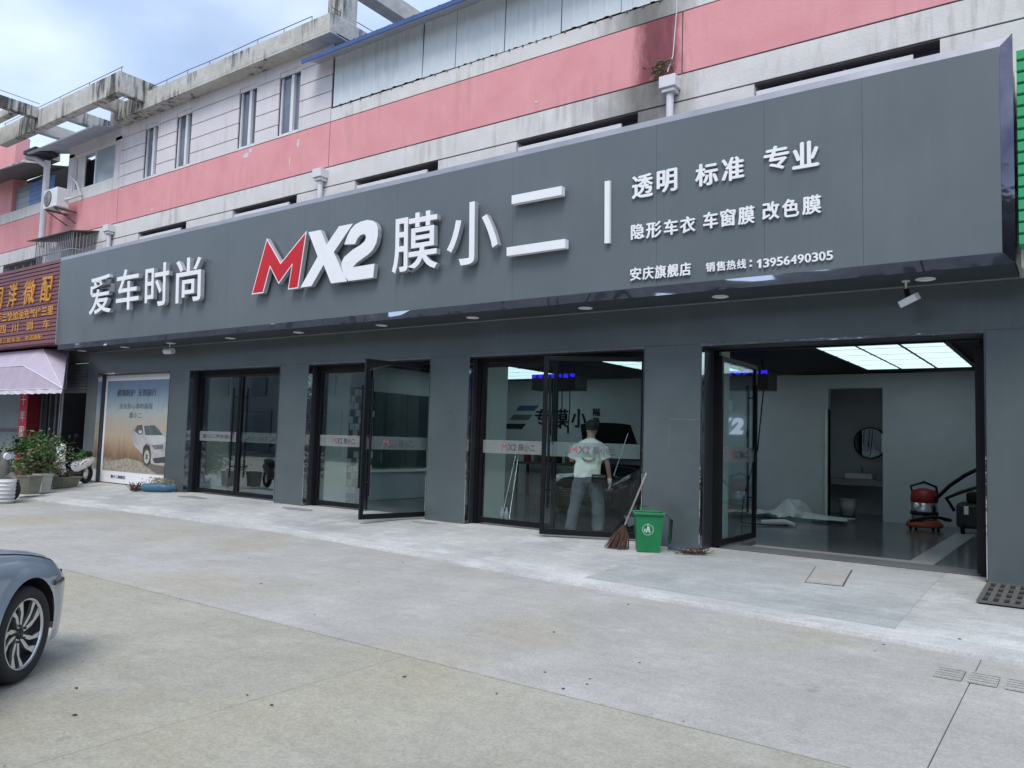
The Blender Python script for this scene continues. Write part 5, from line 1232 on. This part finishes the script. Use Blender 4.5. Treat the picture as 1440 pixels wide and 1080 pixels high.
for i in range(n+1): x = -33+(AX2+33)*i/n; vs += [(x, -1.005+.01*math.sin(i), AZ2), (x, -1.015+.015*math.sin(i*1.3), AZ2-.14+.03*abs(math.sin(i*1.05)))]
b.add(vs, [(2*i, 2*i+2, 2*i+3, 2*i+1) for i in range(n)]); b.build('valance', 'awnrim', aw, recalc=False)
b = MB().tube([P1, P2], .014, 6).tube([(-33, -.96, AZ1), P1], .012, 6).tube([P0, P2], .012, 6).tube([(-33, -1.01, AZ2), P2, P3], .016, 6).tube([P3, P4], .02, 6); b.build('frame_tube', 'alu', aw)
nf = thing('neighbour_shopfront', (-25, 0, 0), 'dark shopfront with glass, red column and roller shutter left of the grey facade', 'shopfront')
box(-34, -21.62, .0, .3, 3.2, 5.2).build('wall', 'greyshut', nf)
for k in range(11): z = 2.35+k*.09; box(-22.95, -21.66, .02, .06, z, z+.08).build('shutter_slat', 'greyshut', nf)
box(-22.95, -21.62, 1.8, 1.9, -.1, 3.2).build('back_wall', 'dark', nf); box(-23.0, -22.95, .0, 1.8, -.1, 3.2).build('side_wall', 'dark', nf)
box(-22.9, -21.7, 1.0, 1.05, 1.9, 2.4).build('inner_panel', mat('dark_green_panel', (.02, .07, .05), .6), nf)
box(-24.35, -23.0, .15, .25, -.1, 3.2).build('dark_door', 'dark', nf)
for x, w, m_ in ((-24.2, .12, 'greyshut'), (-23.95, .2, 'reveal'), (-23.7, .05, 'greyshut'), (-23.35, .12, 'greyshut'), (-23.1, .08, 'cap')): box(x-w/2, x+w/2, .02, .12, -.1, 2.9).build('door_post', m_, nf)
MB().tube([(-22.78, -.06, -.1), (-22.78, -.06, 3.1)], .03, 8).build('downpipe', 'cap', nf)
b = MB().box(-24.85, -24.35, -.28, .1, -.1, 2.9); b.build('red_column', 'darkred', nf)
box(-24.84, -24.36, -.295, -.282, -.05, 2.6).build('red_banner', 'redcloth', nf)
for i, c in enumerate('十年服务'): text(c, lambda a, b, d: (a, -.30-d, b), -24.75, -24.45, 2.0-i*.45, 2.3-i*.45, 0, .004, 'rendercream', None, nf)
box(-34, -24.86, .1, .14, -.1, 2.9).build('shop_glass', mat('pale_reflecting_glass', (.30, .36, .38), .08, c2=(.20, .25, .27), scale=.5, spec=.8), nf)
box(-34, -24.86, .08, .10, 1.22, 1.32).build('glazing_bar', 'greyshut', nf); box(-25.45, -25.38, .06, .10, -.1, 2.9).build('window_frame', 'alu', nf)
# cage & AC
cg = thing('window_cage', (-22.6, -.4, 5.8), 'rusty wire window cage with flat tin roof above the joint of the signs', 'window cage')
x0, x1, y0, z0, z1 = -23.75, -21.62, -.62, 5.72, 6.60
b = MB()
for k in range(22): x = x0+(x1-x0)*k/21; b.tube([(x, y0, z0), (x, y0, z1)], .010, 5)
for k in range(7): y = y0*(1-k/7); b.tube([(x1, y, z0), (x1, y, z1)], .012, 5); b.tube([(x0, y, z0), (x0, y, z1)], .010, 5)
b.build('upright_bar', 'cap', cg)
b = MB()
for z in (z0, 6.15): b.tube([(x0, y0, z), (x1, y0, z), (x1, 0, z)], .014, 5)
b.build('cross_bar', 'cap', cg)
b = MB().add([(x0-.2, y0-.18, 6.58), (x1+.05, y0-.10, 6.60), (x1+.1, 0, 6.74), (x0-.2, 0, 6.74), (x0-.2, y0-.18, 6.60), (x1+.05, y0-.10, 6.62), (x1+.1, 0, 6.76), (x0-.2, 0, 6.76)], [(0, 3, 2, 1), (4, 5, 6, 7), (0, 1, 5, 4), (1, 2, 6, 5), (2, 3, 7, 6), (3, 0, 4, 7)]); b.build('tin_roof', 'iron', cg)
box(-23.7, -23.0, -.3, -.05, 5.75, 6.45).build('white_box', 'alu', cg)
ac = thing('air_conditioner', (-22.95, -.4, 7.4), 'white outdoor air conditioning unit on brackets left of the enclosed window', 'air conditioner')
box(-23.55, -22.75, -.62, -.28, 7.48, 8.02).build('case', 'alu', ac, bevel=.02)
MB().lathe([(.001, -.0), (.20, -.0), (.215, -.012), (.23, 0)], (-23.27, -.625, 7.75), 24, 'y').build('fan_grille', 'iron', ac)
b = MB()
for k in range(4): r = .05+k*.045; b.lathe([(r, -.014), (r+.008, -.014), (r+.008, -.018), (r, -.018)], (-23.27, -.625, 7.75), 20, 'y')
b.build('fan_rings', 'alu', ac)
b = MB()
for x in (-23.4, -22.9): b.box(x-.02, x+.02, -.62, 0, 7.44, 7.48); b.tube([(x, -.58, 7.44), (x, 0, 7.15)], .016, 6)
b.build('bracket', 'iron', ac)
MB().tube([(-22.75, -.4, 7.7), (-22.6, -.3, 7.75), (-22.6, -.05, 7.9), (-22.9, -.05, 8.3), (-23.4, -.03, 8.6)], .03, 8).build('pipe', 'pvc', ac)

# planters, bush
def planter(x, y, w, h, label, m_='pot', rz=0):
    t = thing('planter', (x, y, -.05), label, 'planter', 'planters by the neighbouring shop', rz=rz)
    b = LMB(); frust(b, w*.8, w*.6, w, w*.75, 0, h); b.add([(-w*.4, -w*.3, 0), (w*.4, -w*.3, 0), (w*.4, w*.3, 0), (-w*.4, w*.3, 0)], [(0, 1, 2, 3)]); b.build('box', m_, t, recalc=False)
    b = LMB().add([(-w*.47, -w*.35, h*.9), (w*.47, -w*.35, h*.9), (w*.47, w*.35, h*.9), (-w*.47, w*.35, h*.9)], [(0, 1, 2, 3)]); b.build('soil', 'twig', t)
    LMB().box(-w*.52, w*.52, -w*.4, -w*.36, h-.03, h).box(-w*.52, w*.52, w*.36, w*.4, h-.03, h).box(-w*.52, -w*.48, -w*.36, w*.36, h-.03, h).box(w*.48, w*.52, -w*.36, w*.36, h-.03, h).build('rim', m_, t)
    return t
planter(-18.45, -2.62, .44, .40, 'ochre rectangular planter in front of the bush', rz=R(20))
t = planter(-18.92, -2.12, .34, .40, 'pale square pot with a dark leaf print beside the ochre planter', 'potgrey', rz=R(10))
LMB().prism([(-.06, .14), (-.02, .18), (0, .24), (.03, .18), (.07, .16), (.04, .2), (.06, .27), (0, .24), (-.05, .28), (-.04, .2)], lambda a, c, d: (a, d, c), -.136, -.132).build('leaf_print', 'twig', t)
for x, y in ((-20.3, -1.15),): planter(x, y, .8, .26, 'long low green planter next to the dark recess', 'pot', rz=R(25))
bs = thing('bush', (-19.8, -1.95, .2), 'leafy green bush growing from the planters at the left', 'bush')
b = MB(); 
for k in range(40):
    a = random.uniform(0, 6.3); r = random.uniform(.1, .7); b.tube([(-19.7+r*.2*math.cos(a), -1.9+r*.2*math.sin(a), .2), (-19.7+r*math.cos(a)*.8, -1.9+r*math.sin(a)*.7, random.uniform(.6, 1.25))], .01, 4, False)
b.build('branches', 'twig', bs)
def leaves(n, m_, zlo, zhi, R1, seed, size=.05):
    rnd = random.Random(seed); b = MB()
    cl = [(rnd.gauss(0, R1*.55), rnd.gauss(0, R1*.45), rnd.uniform(zlo, zhi)) for _ in range(46)]
    for k in range(n):
        c = rnd.choice(cl); p = Vector((-19.75+c[0]+rnd.gauss(0, .11), -1.95+c[1]+rnd.gauss(0, .11), c[2]+rnd.gauss(0, .10)))
        u = Vector((rnd.uniform(-1, 1), rnd.uniform(-1, 1), rnd.uniform(-.6, .6))).normalized()*rnd.uniform(size*.6, size*1.3); v_ = u.cross(Vector((rnd.uniform(-1, 1), rnd.uniform(-1, 1), rnd.uniform(.2, 1)))).normalized()*size*.38
        b.add([p-u, p+v_, p+u, p-v_], [(0, 1, 2, 3)])
    return b
leaves(2400, 'leaf', .40, 1.10, .68, 3).build('leaves', 'leaf', bs, recalc=False)
leaves(900, 'leafdry', .35, .95, .78, 4).build('dry_leaves', 'leafdry', bs, recalc=False)

def scooter(loc, rz, label, body='white'):
    t = thing('scooter', loc, label, 'scooter', rz=rz)
    for x in (-.62, .62):
        w = LMB().lathe([(.16, -.05), (.22, -.055), (.25, 0), (.22, .055), (.16, .05)], (x, 0, .25), 24, 'y').build('wheel', 'rubber', t)
        LMB().lathe([(.001, -.03), (.15, -.04), (.165, 0), (.15, .04), (.001, .03)], (x, 0, .25), 20, 'y').build('rim', 'silver', w)
    LMB().tube([(.30, 0, .30), (.42, 0, .55), (.36, 0, .95), (.33, 0, 1.02)], [.10, .12, .09, .06], 10).build('front_shield', body, t)
    LMB().tube([(.45, 0, .44), (.62, 0, .52), (.80, 0, .42)], [.06, .09, .05], 10).build('mudguard', body, t)
    LMB().box(-.25, .35, -.14, .14, .27, .33).build('footboard', 'plasticblack', t, bevel=.02)
    LMB().tube([(-.2, 0, .45), (-.5, 0, .55), (-.85, 0, .62)], [.14, .17, .08], 10).build('rear_body', body, t)
    LMB().tube([(-.12, 0, .70), (-.45, 0, .74), (-.75, 0, .76)], [.08, .12, .08], 10).build('seat', 'black', t)
    LMB().tube([(.33, -.33, 1.06), (.35, 0, 1.02), (.33, .33, 1.06)], .018, 8).build('handlebar', 'black', t)
    LMB().tube([(.43, 0, .92), (.47, 0, .92)], [.08, .07], 12).build('headlight', 'alu', t)
    for s in (-1, 1):
        m = LMB().tube([(.33, s*.25, 1.06), (.30, s*.30, 1.22)], .008, 6).build('mirror_stem', 'black', t); LMB().box(.29, .31, s*.30-.05, s*.30+.05, 1.20, 1.28).build('mirror', 'black', t, bevel=.015)
    return t
scooter((-20.6, -.75, -.03), R(-60), 'white scooter parked behind the bush by the dark recess')
scooter((-18.45, -3.35, ROAD), R(15), 'grey scooter cut off by the left edge of the photo', 'iron')
t = thing('striped_crate', (-17.62, -3.42, ROAD), 'white ribbed bin at the left edge in front of the scooter', 'bin')
b = MB(); b.lathe([(.001, 0), (.20, 0), (.22, .48), (.20, .48)], (-17.62, -3.42, ROAD+.005), 20); b.build('bin_body', 'potwhite', t)
for k in range(6): MB().lathe([(.212, 0), (.222+k*.003, .015), (.212, .03)], (-17.62, -3.42, ROAD+.04+k*.075), 20).build('rib', 'alu', t)

# ------------------------------------------------------------------ right neighbour: green ribbed sign
gs = thing('green_sign', (1, -.8, 3.6), 'bright green ribbed sign board at the right edge', 'sign')
z = 3.60
while z < 5.62:
    MB().prism([(0, 0), (.03, .015), (.03, .105), (0, .12)], lambda a, c, d: (d, -.80-a, z+c), -.485, 5).build('ribbed_board', 'green', gs); z += .124
box(-.485, 5, -.79, -.1, 3.6, 5.7).build('sign_box', 'green', gs)
box(-.48, 5, -.6, -.5, 3.42, 3.6).build('edge_trim', 'rendercream', gs)

# ------------------------------------------------------------------ the street's other side (seen in the glass)
ob = thing('opposite_building', (-10, -27, ROAD), 'plain two storey buildings across the street, behind the viewer', 'building')
for k in range(-6, 6):
    x0 = -55+k*17
    box(x0, x0+16.6, -36, -28, ROAD, [10, 11.5, 9.5, 10.5, 12, 10][k % 6]).build('wall', 'opp', ob)
    for j in range(4): box(x0+.6+j*4, x0+3.8+j*4, -27.98, -27.9, ROAD+.1, 3.2).build('shop_opening', 'oppdark', ob)
    for j in range(4): box(x0+1.2+j*4, x0+3.0+j*4, -27.98, -27.9, 4.4, 5.8).build('window', 'oppdark', ob)
